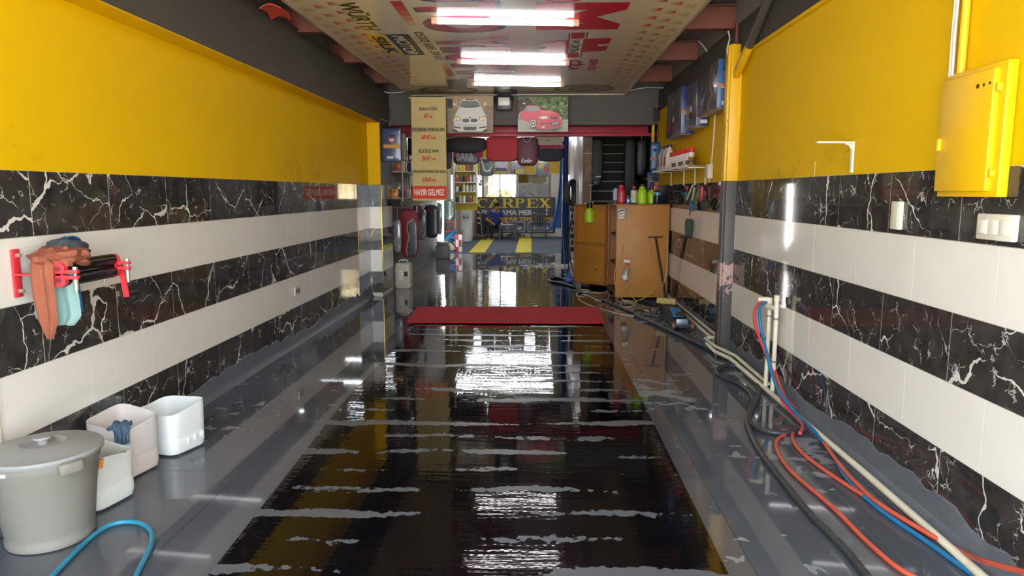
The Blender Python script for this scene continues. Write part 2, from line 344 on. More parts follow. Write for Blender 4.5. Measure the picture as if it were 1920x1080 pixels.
WTILE = mat('e8e4da', .045, noise=.03, scale=2.5); CONC = mat('8d8a84', .85, bump=.3)
XL, XR, ZT = -2.334, 1.749, 1.556
ROWS = [(1.256, 1.556, 'b'), (.956, 1.256, 'w'), (.656, .956, 'b'), (.356, .656, 'w'), (.056, .356, 'b')]

# ------------------------------------------------------------------ ground, floor slab and floor tiles
g = MB(); g.box(-25, -40, -.12, 25, -.5, -.02, CONC); g.box(-25, 23.3, -.12, 25, 60, -.02, CONC)
g.build('ground', kind='structure', label='concrete ground outside the workshop')
fl = MB(); fl.box(-2.5, -.5, -.1, 1.9, 16.9, -.008, mat('2c2e31', .5)); fl.box(-3.3, 16.9, -.1, 2.4, 23.3, -.008, mat('2c2e31', .5))
floor = fl.build('floor', kind='structure', label='dark grey wet tiled workshop floor')
_t = MB(); _t.box(-.5, -.5, -.5, .5, .5, .5, FLOORM); TILE_F = _t.mesh('floor_tile', smooth=False)
xs = [XL]+[-2.15+.6*k for k in range(7)]+[XR]
ys = [-.5]+[-.1+1.2*k for k in range(15)]+[16.9]
for i in range(len(xs)-1):
    for j in range(len(ys)-1):
        o = bpy.data.objects.new('floor_tile', TILE_F); COL.objects.link(o); o.parent = floor
        x0, x1, y0, y1 = xs[i]+.0012, xs[i+1]-.0012, ys[j]+.0012, ys[j+1]-.0012
        o.scale = (x1-x0, y1-y0, .012); o.location = Vector(((x0+x1)/2, (y0+y1)/2, -.006))-floor.location
# ------------------------------------------------------------------ walls
def unit_tile(m, name):
    t = MB(); t.box(-.5, -.5, -.5, .5, .5, .5, m); return t.mesh(name, smooth=False)
TB, TW = unit_tile(MARBLE, 'marble_tile'), unit_tile(WTILE, 'white_tile')
def tile(parent, x0, y0, z0, x1, y1, z1, k):
    o = bpy.data.objects.new('marble_tile' if k == 'b' else 'white_tile', TB if k == 'b' else TW); COL.objects.link(o); o.parent = parent
    o.scale = (x1-x0, y1-y0, z1-z0); o.location = Vector(((x0+x1)/2, (y0+y1)/2, (z0+z1)/2))-wloc(parent)
def tile_wall_x(parent, X, sgn, y0, y1, offb, offw, rows=ROWS, gap=.003):
    """tiles on a wall of constant X; sgn = +1 faces +X"""
    for z0, z1, k in rows:
        gy_ = gap if k == 'b' else gap*.5; off = offb if k == 'b' else offw; a = off-.6*math.ceil((off-y0)/.6)
        while a < y1-1e-6:
            b0, b1 = max(a, y0), min(a+.6, y1)
            if b1-b0 > .012: tile(parent, X-.008 if sgn > 0 else X, b0+gy_, z0+.0013, X if sgn > 0 else X+.008, b1-gy_, z1-.0013, k)
            a += .6
w = MB(); w.box(XL-.25, -.5, 0, XL-.003, 10.5, .0561, GROUT)
for z0, z1, k in ROWS: w.box(XL-.25, -.5, z0, XL-.0018, 10.5, z1, GROUT if k == 'b' else GROUT2)
if 1: w.box(XL-.25, -.5, ZT, XL-.006, 10.5, 2.42, YEL); w.box(XL-.25, -.5, 2.42, XL-.006, 10.5, 3.3, mat('8f8880', .8))
wl = w.build('wall_left', kind='structure', smooth=False, label='left wall, marble and white tile bands below yellow paint')
tile_wall_x(wl, XL, 1, -.5, 9.76, 3.19, 3.512)
w = MB(); w.box(XR+.003, -.5, 0, XR+.25, 14.6, .0561, GROUT)
for z0, z1, k in ROWS: w.box(XR+.0018, -.5, z0, XR+.25, 14.6, z1, GROUT if k == 'b' else GROUT2)
if 1: w.box(XR+.006, -.5, ZT, XR+.25, 10.6, 2.64, YEL); w.box(XR+.006, -.5, 2.64, XR+.25, 10.6, 3.3, mat('8f8880', .8)); w.box(XR+.006, 10.6, ZT, XR+.25, 14.6, 3.3, DARK2)
wr = w.build('wall_right', kind='structure', smooth=False, label='right wall, marble and white tile bands below yellow paint')
tile_wall_x(wr, XR, -1, -.5, 10.9, 3.604, 2.736)
# pillar at the far end of the left wall
w = MB(); w.box(XL-.006, 9.768, 0, -2.178, 10.5, ZT, GROUT); w.box(XL-.006, 9.762, ZT, -2.172, 10.5, 2.40, YEL); w.box(-2.172, 9.80, ZT, -2.168, 10.5, 2.40, DARK2)
pl = w.build('wall_pillar', kind='structure', smooth=False, label='tiled pillar at the far end of the left wall')
for z0, z1, k in ROWS:
    tile(pl, XL+.002, 9.76, z0+.0013, -2.1713, 9.768, z1-.0013, k); tile(pl, -2.178, 9.7613, z0+.0013, -2.17, 10.36-.0013, z1-.0013, k); tile(pl, -2.178, 10.3613, z0+.0013, -2.17, 10.5, z1-.0013, k)
MB().rbox((-2.168, 9.758, .80), (.012, .012, 1.52), .003, mat('d8a94a', .25, metal=.9)).build('corner_strip', pl, label='thin brass corner strip')
# grey cement coving at the foot of the walls, its upper edge smeared on by hand
def coving(name, X, sgn, y0, y1, w0, hmean, label):
    b = MB(); n = 90; rng = random.Random(5); A = []
    for i in range(n+1):
        y = y0+(y1-y0)*i/n; h = hmean+.035*math.sin(y*1.9+1)*math.sin(y*.7)+rng.uniform(-.02, .025)
        A.append([Vector((X+sgn*w0, y, .001)), Vector((X+sgn*w0*.55, y, .018)), Vector((X+sgn*.012, y, .055)), Vector((X+sgn*.005, y, h-.006)), Vector((X-sgn*.001, y, h))])
    if sgn > 0: A = [r[::-1] for r in A]
    b.grid(A, GREYB); return b.build(name, kind='structure', label=label)
coving('baseboard_left', XL, 1, -.5, 9.76, .05, .13, 'grey cement coving along the foot of the left wall')
coving('baseboard_right', XR, -1, -.5, 9.6, .085, .13, 'grey cement coving along the foot of the right wall')
# beams of dark painted concrete at the top of the walls
b = MB(); b.box(XL-.2, -.5, 2.402, -2.18, 10.5, 2.67, DARK); b.box(XL-.2, -.5, 2.67, -2.19, 10.5, 2.93, DARK)
b.box(XL-.1, -.5, 2.395, -2.178, 9.77, 2.402, YEL); b.build('trim_1', kind='structure', smooth=False, label='dark concrete beam along the top of the left wall')
b = MB(); b.box(XR-.012, -.5, 2.625, XR+.2, 10.6, 2.91, DARK2); b.box(XR-.02, -.5, 2.60, XR+.1, 6.3, 2.625, YEL)
b.build('trim_2', kind='structure', smooth=False, label='dark concrete beam along the top of the right wall')
b = MB(); b.box(XL-.2, 10.58, 2.43, XR+.2, 10.80, 3.3, mat('57524f', .7, bump=.1)); b.build('trim_3', kind='structure', smooth=False, label='dark grey lintel across the opening to the shop behind')
# roof sheet, corrugated
b = MB(); ROOF = mat('8b8681', .6, metal=.2); P = []
for k in range(0, 120):
    x = -2.6+k*.04; z = 3.14+(.04 if (k//2) % 2 else 0); P.append([Vector((x, -.6, z)), Vector((x, 10.7, z))])
b.grid(P, ROOF, two=.004); b.build('ceiling', kind='structure', label='corrugated metal roof sheet above the beams')
# the shop behind: walls, ceiling, window front
SHOPY = mat('c39f1c', .6); SHOPW = mat('c9c4ba', .6); GREYW = mat('55555a', .55)
b = MB(); b.box(-2.5, 10.5, 0, -2.28, 16.9, 1.35, GREYW); b.box(-2.5, 10.5, 1.35, -2.28, 16.9, 3.2, mat('8d877c', .7)); b.build('wall_shop_left', kind='structure', smooth=False)
b = MB(); b.box(-3.45, 16.9, 0, -3.25, 23.3, 3.2, SHOPY); b.box(-3.3, 16.9, 0, -2.28, 17.0, 3.2, SHOPY); b.build('wall_shop_side', kind='structure', smooth=False)
b = MB(); b.box(-3.3, 10.7, 2.98, 2.4, 23.3, 3.05, mat('a89f86', .8)); b.build('ceiling_shop', kind='structure', smooth=False)
b = MB(); b.box(2.2, 16.9, 0, 2.4, 23.3, 3.2, SHOPW); b.box(.82, 16.8, 0, 2.3, 16.9, 3.2, mat('4a4744', .7)); b.box(.78, 14.6, 0, 1.9, 14.7, 3.2, mat('1c1a19', .8)); b.build('wall_shop_right', kind='structure', smooth=False)
b = MB(); Yb = 23.0
b.box(-3.3, Yb, 0, 2.4, Yb+.15, 1.18, SHOPW); b.box(-3.3, Yb, 2.05, 2.4, Yb+.15, 3.2, SHOPY)
b.box(-3.3, Yb, 1.18, -2.9, Yb+.15, 2.05, SHOPW); b.box(.42, Yb, 1.18, .74, Yb+.15, 2.05, SHOPW); b.box(1.9, Yb, 1.18, 2.4, Yb+.15, 2.05, SHOPW)
b.build('wall_back', kind='structure', smooth=False, label='back wall of the shop under the window')
WF = mat('cfd0d2', .4)
def window(name, x0, x1, z0, z1, y, n, m=WF, t=.05, tint=1.):
    b = MB(); b.box(x0, y, z0, x1, y+.06, z0+t, m); b.box(x0, y, z1-t, x1, y+.06, z1, m)
    for k in range(n+1):
        x = x0+(x1-x0-t)*k/n; b.box(x, y, z0+t, x+t, y+.06, z1-t, m)
    o = b.build(name, kind='structure', smooth=False)
    gl, nt, bs = new_mat('window_glass'); nt.nodes.remove(bs); tr = nt.nodes.new('ShaderNodeBsdfTransparent'); gs = nt.nodes.new('ShaderNodeBsdfGlossy'); mxs = nt.nodes.new('ShaderNodeMixShader')
    tr.inputs[0].default_value = (tint, tint, tint, 1); gs.inputs['Roughness'].default_value = .02; mxs.inputs[0].default_value = .012; out = nt.nodes['Material Output']
    nt.links.new(tr.outputs[0], mxs.inputs[1]); nt.links.new(gs.outputs[0], mxs.inputs[2]); nt.links.new(mxs.outputs[0], out.inputs[0])
    for k in range(n):
        xa = x0+(x1-x0-t)*k/n+t; xb = x0+(x1-x0-t)*(k+1)/n; MB().box(xa, y+.028, z0+t, xb, y+.032, z1-t, gl).build('pane', o, smooth=False)
    return o
b = MB(); b.box(-4, 23.15, 2.55, 3, 24.4, 2.65, mat('a09a90', .7)); b.build('added_sun_eave', kind='structure', smooth=False, label='added eave keeping the sun off the shop window')  # unseen eave, added to keep direct sun out of the shop
WG = mat('8f8f92', .4)
window('window_1', -2.9, -1.78, 1.18, 2.05, Yb+.03, 1, WG, .045, .5); window('window_2', -1.78, -.68, 1.18, 2.05, Yb+.03, 2, WG, .04, .9)
window('window_3', -.68, .42, 1.18, 2.05, Yb+.03, 1, WG, .045, .13); window('window_4', .74, 1.9, 1.18, 2.05, Yb+.03, 2)
# ------------------------------------------------------------------ steel beams under the roof
RUST = mat('7e4434', .55, noise=.12, scale=5)
def ibeam(y, label):
    b = MB(); z0, z1 = 2.902, 3.11
    b.box(XL-.1, y-.05, z0, XR+.1, y+.05, z0+.012, RUST); b.box(XL-.1, y-.05, z1-.012, XR+.1, y+.05, z1, RUST); b.box(XL-.1, y-.005, z0+.012, XR+.1, y+.005, z1-.012, RUST)
    b.build('steel_beam', label=label, cat='beam', group='red-brown roof beams', smooth=False)
ibeam(9.67, 'red-brown steel roof beam nearest the lintel, above the far end of the sign board')
ibeam(8.16, 'red-brown steel roof beam second from the lintel')
ibeam(6.65, 'red-brown steel roof beam third from the lintel, over the yellow column')
ibeam(5.14, 'red-brown steel roof beam nearest the camera, mostly hidden above the sign board')
for y in (3.6, 2.1, .6):
    b = MB(); b.box(XL-.1, y-.05, 2.902, XR+.1, y+.05, 2.914, RUST); b.box(XL-.1, y-.05, 3.098, XR+.1, y+.05, 3.11, RUST); b.box(XL-.1, y-.005, 2.914, XR+.1, y+.005, 3.098, RUST)
    b.build('steel_beam', label='red-brown steel roof beam out of view above the entrance', cat='beam', group='beams above the entrance', smooth=False)
# ------------------------------------------------------------------ mats
def slab(pts, z0, z1, m):
    b = MB(); n = len(pts); b.add([(x, y, z0) for x, y in pts]+[(x, y, z1) for x, y in pts], [tuple(range(n))[::-1], tuple(range(n, 2*n))]+[(i, (i+1) % n, n+(i+1) % n, n+i) for i in range(n)], m); return b
b = slab([(-1.20, .3), (.74, .3), (.735, 2.6), (.735, 4.6), (.715, 8.0), (-1.345, 8.0), (-1.33, 6.5), (-1.345, 4.67), (-1.25, 2.5)], .0, .012, MATM)
b.build('rubber_mat', label='long black studded rubber mat, wet, with grey soapy streaks', cat='mat', smooth=False)
REDC = mat('bd1428', .9, noise=.12, scale=60, bump=.5, bscale=350)
P = []
for i in range(5):
    v = i/4; row = []
    for j in range(25):
        u = j/24; a = Vector((-1.44, 7.63, 0)).lerp(Vector((.735, 7.66, 0)), u); c = Vector((-1.51, 8.70, 0)).lerp(Vector((.77, 8.77, 0)), u); q = a.lerp(c, v)
        q.z = .024+.012*max(0, u-.93)/.07*(.5+.5*math.sin(v*5)); row.append(q)
    P.append(row)
b = MB(); b.grid(P, REDC, two=-.010); b.build('red_carpet_runner', label='bright red carpet strip laid across the wet floor', cat='carpet')
b = MB(); rng = random.Random(3); pts = []
for i in range(60):
    a = 2*math.pi*i/60; k = 1+.10*math.sin(3*a+1)+.06*math.sin(7*a); pts.append((-.42+1.55*math.cos(a)*k, 10.6+2.5*math.sin(a)*k))
b.flat([(x, y, .0025) for x, y in pts], WATER); b.build('puddle', label='rippled sheet of water on the floor beyond the red carpet', cat='puddle', kind='stuff')
# ------------------------------------------------------------------ sign board used as a ceiling panel
PZP = 2.86; PX0, PX1, PY0, PY1 = -1.885, 1.25, 2.6, 10.55
def m_panel():
    m, nt, b = new_mat('sign_board_print'); lk = nt.links.new
    geo = nd(nt, 'ShaderNodeNewGeometry'); sp = nd(nt, 'ShaderNodeSeparateXYZ'); lk(geo.outputs['Position'], sp.inputs[0])
    mr = nd(nt, 'ShaderNodeMapRange'); mr.inputs[1].default_value = PX0; mr.inputs[2].default_value = PX1; lk(sp.outputs['X'], mr.inputs[0])
    cr = nd(nt, 'ShaderNodeValToRGB'); e = cr.color_ramp.elements; e[0].position = 0; e[0].color = lin('d8c2a6')+(1,); e[1].position = 1; e[1].color = lin('d8c89a')+(1,)
    for p, c in ((.28, 'd6ccb4'), (.42, 'dbd2d8'), (.70, 'dbd2d4'), (.84, 'd6c6a8')):
        q = e.new(p); q.color = lin(c)+(1,)
    lk(mr.outputs[0], cr.inputs[0])
    n = nd(nt, 'ShaderNodeTexNoise', i_Scale=1.1, i_Detail=5.); lk(geo.outputs['Position'], n.inputs['Vector'])
    r2 = nd(nt, 'ShaderNodeMapRange'); r2.inputs[1].default_value = .62; r2.inputs[2].default_value = .78; r2.inputs[4].default_value = .5; lk(n.outputs['Fac'], r2.inputs[0])
    mx = nd(nt, 'ShaderNodeMix', data_type='RGBA'); mx.inputs[7].default_value = lin('7d766c')+(1,); lk(r2.outputs[0], mx.inputs[0]); lk(cr.outputs[0], mx.inputs[6]); lk(mx.outputs[2], b.inputs['Base Color'])
    b.inputs['Roughness'].default_value = .14; b.inputs['Specular IOR Level'].default_value = .22
    bp = nd(nt, 'ShaderNodeBump', i_Strength=.05, i_Distance=.02); n3 = nd(nt, 'ShaderNodeTexNoise', i_Scale=1.6, i_Detail=2.); lk(geo.outputs['Position'], n3.inputs['Vector']); lk(n3.outputs['Fac'], bp.inputs['Height']); lk(bp.outputs[0], b.inputs['Normal'])
    return m
sign = thing('ceiling_sign_board', 'big cream sign board with red lettering fixed under the roof as a ceiling', 'sign board', ((PX0+PX1)/2, (PY0+PY1)/2, PZP))
MB().box(PX0, PY0, PZP, PX1, PY1, PZP+.02, m_panel()).build('board', sign, smooth=False)
ALU = mat('b9ab90', .4, metal=.3)
b = MB()
for x in (PX0, PX1): b.box(x-.012, PY0, PZP-.006, x+.012, PY1, PZP+.03, ALU)
b.box(PX0, PY1-.012, PZP-.006, PX1, PY1+.012, PZP+.03, ALU); b.box(PX0, PY0-.012, PZP-.006, PX1, PY0+.012, PZP+.03, ALU)
b.build('edge_frame', sign, smooth=False)
_lay = [0]
def lay(): _lay[0] += 1; return PZP-.0006-.00012*_lay[0]
_mat0 = mat
def inkm(c, r=.3): return _mat0(c, .22, spec=.12, noise=.05)
INK = dict(red=inkm('c0283c', .3), wine=inkm('b03a6a', .3), navy=inkm('3a4660', .3), black=inkm('2e2a26', .3), yel=inkm('d8c02c', .3), white=inkm('e2dccc', .3), lg=inkm('a39a86', .3), sep=inkm('8d6f4a', .35))
def ppoly(mb, pts, m, z=None):
    z = z or lay(); q = [PZ(x, y, z) for x, y in pts]
    n = (q[1]-q[0]).cross(q[2]-q[0])
    if n.z > 0: q = q[::-1]
    mb.flat(q, m)
def ptext(mb, st, nl, nr, fr, fl, m, bold=.02, shear=0., z=None):
    z = z or lay(); a, b_, c, d = [PZ(x, y, z) for x, y in (nl, fl, fr, nr)]; put_text(mb, st, [a, b_, c, d], m, bold=bold, shear=shear)
def wtext(mb, st, x0, x1, y0, y1, m, bold=.02, z=None, shear=0.):
    z = z or lay(); put_text(mb, st, [Vector((x0, y0, z)), Vector((x0, y1, z)), Vector((x1, y1, z)), Vector((x1, y0, z))], m, bold=bold, shear=shear)
# red dashes along both long edges, fading
def dashes(mb, side):
    cols = [('c23a2e', 1.), ('c23a2e', .9), ('a8713f', .45)]
    for ci in range(3):
        for k in range(30):
            y = 4.3+.262*k+(.087 if ci == 0 else .175 if ci == 1 else .0)
            if y > PY1-.16: continue
            off = (.30, .175, .06)[ci]; wx = .085
            for q in range(4):
                f = (q+.5)/4; fade = cols[ci][1]*(1-f)*max(.25, 1-(y-6)/9)
                c = Vector(lin('cdb98f')).lerp(Vector(lin(cols[ci][0])), min(1, fade)); hexc = tuple((12.92*x if x <= .0031308 else 1.055*x**(1/2.4)-.055) for x in c)
                m = inkm(tuple(round(x*32)/32 for x in hexc)); z = PZP-.0009
                ya, yb = y, y+.095; sk = .02
                if side < 0: xa, xb = PX0+off+wx*q/4, PX0+off+wx*(q+1)/4
                else: xa, xb = PX1-off-wx*q/4, PX1-off-wx*(q+1)/4
                P4 = [Vector((xa, ya, z)), Vector((xb, ya, z)), Vector((xb, yb, z)), Vector((xa, yb, z))]
                if (P4[1]-P4[0]).cross(P4[2]-P4[0]).z > 0: P4 = P4[::-1]
                mb.flat(P4, m)
for sd in (-1, 1):
    b = MB(); dashes(b, sd); b.build('dash_border', sign, smooth=False)
b = MB(); ptext(b, 'WÜRTH', (627, 5), (673, 4), (722, 57), (681, 56), INK['black'], bold=.03); b.build('lettering', sign, smooth=False)
b = MB(); ppoly(b, [(682, 64), (719, 64), (758, 103), (727, 103)], INK['yel']); ptext(b, 'SILK', (694, 68), (716, 67), (750, 99), (729, 101), INK['black'], bold=.035, shear=.2); b.build('lettering', sign, smooth=False)
b = MB(); ppoly(b, [(721, 64), (766, 64), (798, 103), (760, 103)], INK['black']); ptext(b, 'MOTOR', (734, 67), (757, 67), (786, 101), (763, 102), INK['white'], bold=.02, shear=.2); b.build('lettering', sign, smooth=False)
b = MB()
for q in range(5):
    a0, a1 = q/5, (q+1)/5; L = lambda a, c, t: (a[0]+(c[0]-a[0])*t, a[1]+(c[1]-a[1])*t)
    ppoly(b, [L((730, 2), (765, 48), a0), L((753, 2), (782, 48), a0), L((753, 2), (782, 48), a1), L((730, 2), (765, 48), a1)], inkm(('c4382f', 'c64a40', 'ca6a5a', 'cc9078', 'cdae94')[q], .3), z=PZP-.0008)
    ppoly(b, [L((827, 120), (842, 142), a0), L((840, 119), (853, 142), a0), L((840, 119), (853, 142), a1), L((827, 120), (842, 142), a1)], inkm(('cdae94', 'cc9078', 'ca6a5a', 'c64a40', 'c4382f')[q], .3), z=PZP-.0008)
b.build('red_bar', sign, smooth=False)
b = MB(); ptext(b, '0532 685 39 65', (774, 60), (792, 60), (836, 113), (818, 112), INK['black'], bold=.02); b.build('lettering', sign, smooth=False)
# big red words with a navy drop edge
xl = PZ(784, 22, PZP).x; xt = PZ(935, 30, PZP).x
def word(st, y0, y1, x0, x1, edge=True, m=None):
    b = MB()
    if edge: wtext(b, st, x0-.03, x1-.0+.045, y0+.015, y1+.03, INK['navy'], bold=.05)
    wtext(b, st, x0, x1, y0, y1, m or INK['wine'], bold=.035); b.build('lettering', sign, smooth=False)
yo0, yo1 = PZ(800, 14, PZP).y, PZ(800, 38, PZP).y
word('OTO', yo0-.75, PZ(800, 60, PZP).y, xl, xt); word('YIKAMA', PZ(820, 70, PZP).y, PZ(868, 147, PZP).y, xl, xt)
x0, x1 = PZ(1005, 25, PZP).x, PZ(1172, 25, PZP).x
word('BM', PZ(1100, 14, PZP).y-.85, PZ(1100, 55, PZP).y, x0, x1, edge=False, m=INK['red'])
b = MB(); D = lambda l: [(x/13.5+1060, y/13.5+60) for x, y in l]; Cc = lambda l: [(x/6+960, y/6) for x, y in l]
zz = lay()
ppoly(b, Cc([(275, 525), (330, 500), (450, 465), (650, 445), (625, 600), (450, 590), (330, 570), (275, 550), (385, 550), (385, 528)]), INK['red'], zz)
ppoly(b, D([(465, 175), (1175, 150), (1115, 295), (830, 305), (810, 365), (1080, 350), (1025, 470), (380, 515)]), INK['red'], zz)
ppoly(b, D([(160, 20), (500, 10), (475, 160), (145, 175)]), INK['red'], zz); ppoly(b, D([(70, 545), (350, 535), (335, 640), (50, 655)]), INK['red'], zz)
for s_ in ([(100, 30), (130, 30), (100, 180), (70, 180)], [(555, 0), (590, 0), (540, 155), (515, 155)], [(400, 530), (430, 530), (390, 640), (365, 640)], [(-15, 560), (15, 560), (0, 620), (-30, 620)]): ppoly(b, D(s_), INK['black'], zz)
ppoly(b, D([(145, 185), (455, 175), (375, 525), (70, 535)]), INK['white'], zz)
ptext(b, 'WÜRTH', *D([(155, 200), (440, 185), (365, 520), (95, 525)]), INK['navy'], bold=.02)
b.build('logo', sign, smooth=False)
b = MB(); ptext(b, 'CİLA', *D([(90, 720), (525, 700), (470, 950), (60, 960)]), INK['wine'], bold=.04, shear=.2); ptext(b, 'SERVİS', *D([(620, 690), (910, 685), (790, 965), (560, 970)]), INK['wine'], bold=.03); b.build('lettering', sign, smooth=False)
# faded printed wheels at the far end of the board
b = MB()
for cx, cy, rx, ry in ((-1.25, 10.05, .42, .34), (.62, 9.95, .42, .36)):
    for r0, m in ((1., INK['sep']), (.82, INK['lg']), (.5, INK['sep']), (.38, INK['lg'])):
        z = lay(); b.flat([Vector((cx+rx*r0*math.cos(-a*math.pi/14), cy+ry*r0*math.sin(-a*math.pi/14), z)) for a in range(28)], m)
ppoly(b, [(838, 150), (878, 150), (873, 167), (842, 167)], inkm('5c5650', .4)); ppoly(b, [(927, 168), (970, 168), (970, 177), (925, 177)], inkm('6d7486', .4))
b.build('wheel_print', sign, smooth=False)
# ------------------------------------------------------------------ fluorescent tubes hanging just under the board
def tube_light(xc, y, ang, label, z=2.822, grp='fluorescent tubes under the sign board', em=None, colr=(1, .97, .99, 1), sc=1.):
    t = thing('tube_light', label, 'ceiling light', (xc, y, z), grp); t.scale = (sc, 1, 1); t.rotation_euler = (0, 0, ang)
    def part(mb, n):
        o = bpy.data.objects.new(n, mb.mesh(n)); COL.objects.link(o); o.parent = t; return o
    W = mat('e8e4dc', .4); e, nt, bs = new_mat('tube_glow'); bs.inputs['Emission Color'].default_value = colr; bs.inputs['Emission Strength'].default_value = em or TUBE_E; bs.inputs['Base Color'].default_value = (.9, .9, .9, 1)
    part(MB().cyl((-.555, 0, 0), (.555, 0, 0), .0155, e, n=14), 'tube')
    part(MB().rbox((0, 0, .027), (1.16, .026, .018), .004, W), 'batten')
    for s_ in (-1, 1): part(MB().rbox((s_*.578, 0, .008), (.05, .036, .055), .008, mat('d8a98a', .4)), 'end_cap')
    for x in (-.45, 0, .45): part(MB().cyl((x, 0, .03), (x, 0, .04), .006, mat('8a8a8a', .4, metal=.8), n=8), 'hanger')
tube_light(-.27, 5.975, .19*.55, 'glowing fluorescent tube nearest the camera, under the OTO lettering')
tube_light(-.27, 7.78, .24*.5, 'glowing fluorescent tube in the middle of the three on the sign board')
tube_light(-.27, 9.33, .23*.5, 'glowing fluorescent tube nearest the lintel posters')

for y_, lab_ in ((13.6, 'nearest the lintel'), (15.8, 'second from the lintel'), (18.0, 'third from the lintel'), (20.2, 'farthest from the lintel')):
    tube_light(-.75, y_, 0, 'cool white tube light on the shop ceiling, '+lab_, z=2.915, grp='tube lights on the shop ceiling', em=SHOP_E, colr=(.86, .92, 1, 1), sc=2.)
# ------------------------------------------------------------------ things on the lintel
def sheet_px(y, x0, y0, x1, y1):
    """upright sheet facing the camera at depth y from pixel box (left, top, right, bottom)"""
    a = PY(x0, y1, y); b_ = PY(x1, y1, y); c = PY(x0, y0, y); zt = (PY(x0, y0, y).z+PY(x1, y0, y).z)/2; zb = (a.z+b_.z)/2
    return Sheet((a.x, y, zb), (b_.x-a.x, 0, 0), (0, 0, zt-zb))
# beige cloth banner
S = sheet_px(10.12, 774, 183, 838, 376); S.N = Vector((0, -1, 0))
ban = thing('cloth_banner', 'long beige cloth banner with black and red slogans and a red foot', 'banner', S.O+S.U/2)
BEI = mat('cbb67c', .8, noise=.05, scale=6, bump=.3, bscale=8); RINK = mat('d8331c', .7); BINK = mat('2a2018', .7)
cl = MB(); P = []
for i in range(25):
    r = []
    for j in range(17):
        u, v = j/16, 1-i/24; p = S.O+S.U*u+S.V*v; p.y += .004*math.sin(u*22)*v**3+.003*math.sin(v*9); r.append(p)
    P.append(r)
cl.grid(P, BEI, two=-.003); cl.build('cloth', ban)
S.O.y -= .012; rb = Sheet(S.O, S.U, S.V, Vector((0, -1, 0))); rb.rect(0, .018, 1, .142, mat('e0432c', .75)); rb.text('HAYIR GELMEZ', .055, .05, .93, .113, mat('efe8d8', .7), bold=.025); rb.mb.build('red_foot', ban, smooth=False)
for st, x0, y0, x1, y1, m in (('ISLIKLA SU İÇEN', .24, .872, .75, .915, BINK), ('AT', .37, .802, .50, .846, RINK), ("'TAN", .50, .805, .62, .828, RINK), ('KOCASINDAN SONRA KALKAN', .03, .675, .96, .712, BINK), ('ARVAT', .29, .598, .56, .640, RINK), ("'TAN", .56, .600, .70, .624, RINK),
        ('RİCA İLE İŞ YAPAN', .20, .462, .78, .510, BINK), ('EVLAT', .30, .392, .55, .436, RINK), ("'TAN", .55, .394, .69, .418, RINK), ('USTASINDAN SONRA İŞE GELEN', .01, .265, .975, .308, BINK), ('ÇIRAK', .30, .178, .56, .228, RINK), ("'TAN", .56, .188, .70, .212, RINK)):
    q = Sheet(S.O, S.U, S.V, Vector((0, -1, 0))); q.text(st, x0, y0, x1, y1, m, bold=.022); q.mb.build('lettering', ban, smooth=False)
MB().cyl(S.O+S.V+Vector((-.03, .012, .0)), S.O+S.V+S.U+Vector((.03, .012, .0)), .009, mat('d8cfa8', .5), n=10).build('hanging_rod', ban)
for x_ in (.08, .92): MB().tube([S.O+S.V+S.U*x_+Vector((0, .012, 0)), S.O+S.V+S.U*x_+Vector((0, .2, .12)), Vector(((S.O+S.U*x_).x, 10.585, (S.O+S.V).z+.14))], .004, mat('d8cfa8', .5), n=6).build('cord', ban)
# poster of a white car
N_ = Vector((0, -1, 0))
S = sheet_px(10.40, 838, 180, 925, 250); S.N = N_; S.back(mat('9a8468', .5), .003)
S.rect(0, .68, 1, 1, mat('a98d6d', .5)); S.rect(.0, .0, 1, .60, mat('8b7a62', .5, noise=.3, scale=40)); S.rect(.02, .68, .13, .92, mat('2c2926', .5)); S.rect(.2, .70, .22, 1, mat('c2b090', .5)); S.rect(.6, .70, .62, 1, mat('c2b090', .5)); S.rect(.82, .62, 1, .74, mat('877360', .5))
wc = mat('d9d4cb', .4); dk = mat('35322f', .4); gy = mat('6b6a68', .4)
S.ell(.5, .07, .40, .06, mat('4a4136', .6))
S.poly([(.16, .13), (.145, .36), (.19, .52), (.27, .70), (.33, .88), (.38, .93), (.62, .93), (.67, .88), (.74, .70), (.82, .52), (.86, .36), (.85, .13), (.75, .045), (.26, .045)], wc)
S.poly([(.28, .715), (.345, .865), (.655, .865), (.725, .715), (.6, .69), (.4, .69)], dk); S.poly([(.305, .73), (.355, .85), (.645, .85), (.70, .73)], mat('55575a', .3)); S.rect(.40, .895, .61, .925, dk)
for sx in (-1, 1):
    S.poly([(.5+sx*.19, .35), (.5+sx*.19, .41), (.5+sx*.31, .47), (.5+sx*.335, .41), (.5+sx*.30, .34)], mat('b98a48', .3)); S.ell(.5+sx*.245, .385, .03, .035, mat('efe2b8', .3)); S.ell(.5+sx*.295, .40, .028, .035, mat('efe2b8', .3))
    S.poly([(.5+sx*.02, .30), (.5+sx*.02, .375), (.5+sx*.05, .395), (.5+sx*.15, .39), (.5+sx*.165, .335), (.5+sx*.13, .295)], dk)
    for k in range(5): S.rect(.5+sx*(.045+k*.022)-.004, .305, .5+sx*(.045+k*.022)+.003, .38, gy)
    S.poly([(.5+sx*.2, .125), (.5+sx*.2, .16), (.5+sx*.34, .19), (.5+sx*.345, .15)], dk); S.poly([(.5+sx*.30, .74), (.5+sx*.30, .80), (.5+sx*.355, .82), (.5+sx*.36, .76)], wc)
S.poly([(.36, .10), (.355, .175), (.645, .175), (.64, .10), (.59, .08), (.41, .08)], mat('44413e', .4)); S.poly([(.17, .24), (.3, .225), (.7, .225), (.83, .24), (.7, .215), (.3, .215)], gy)
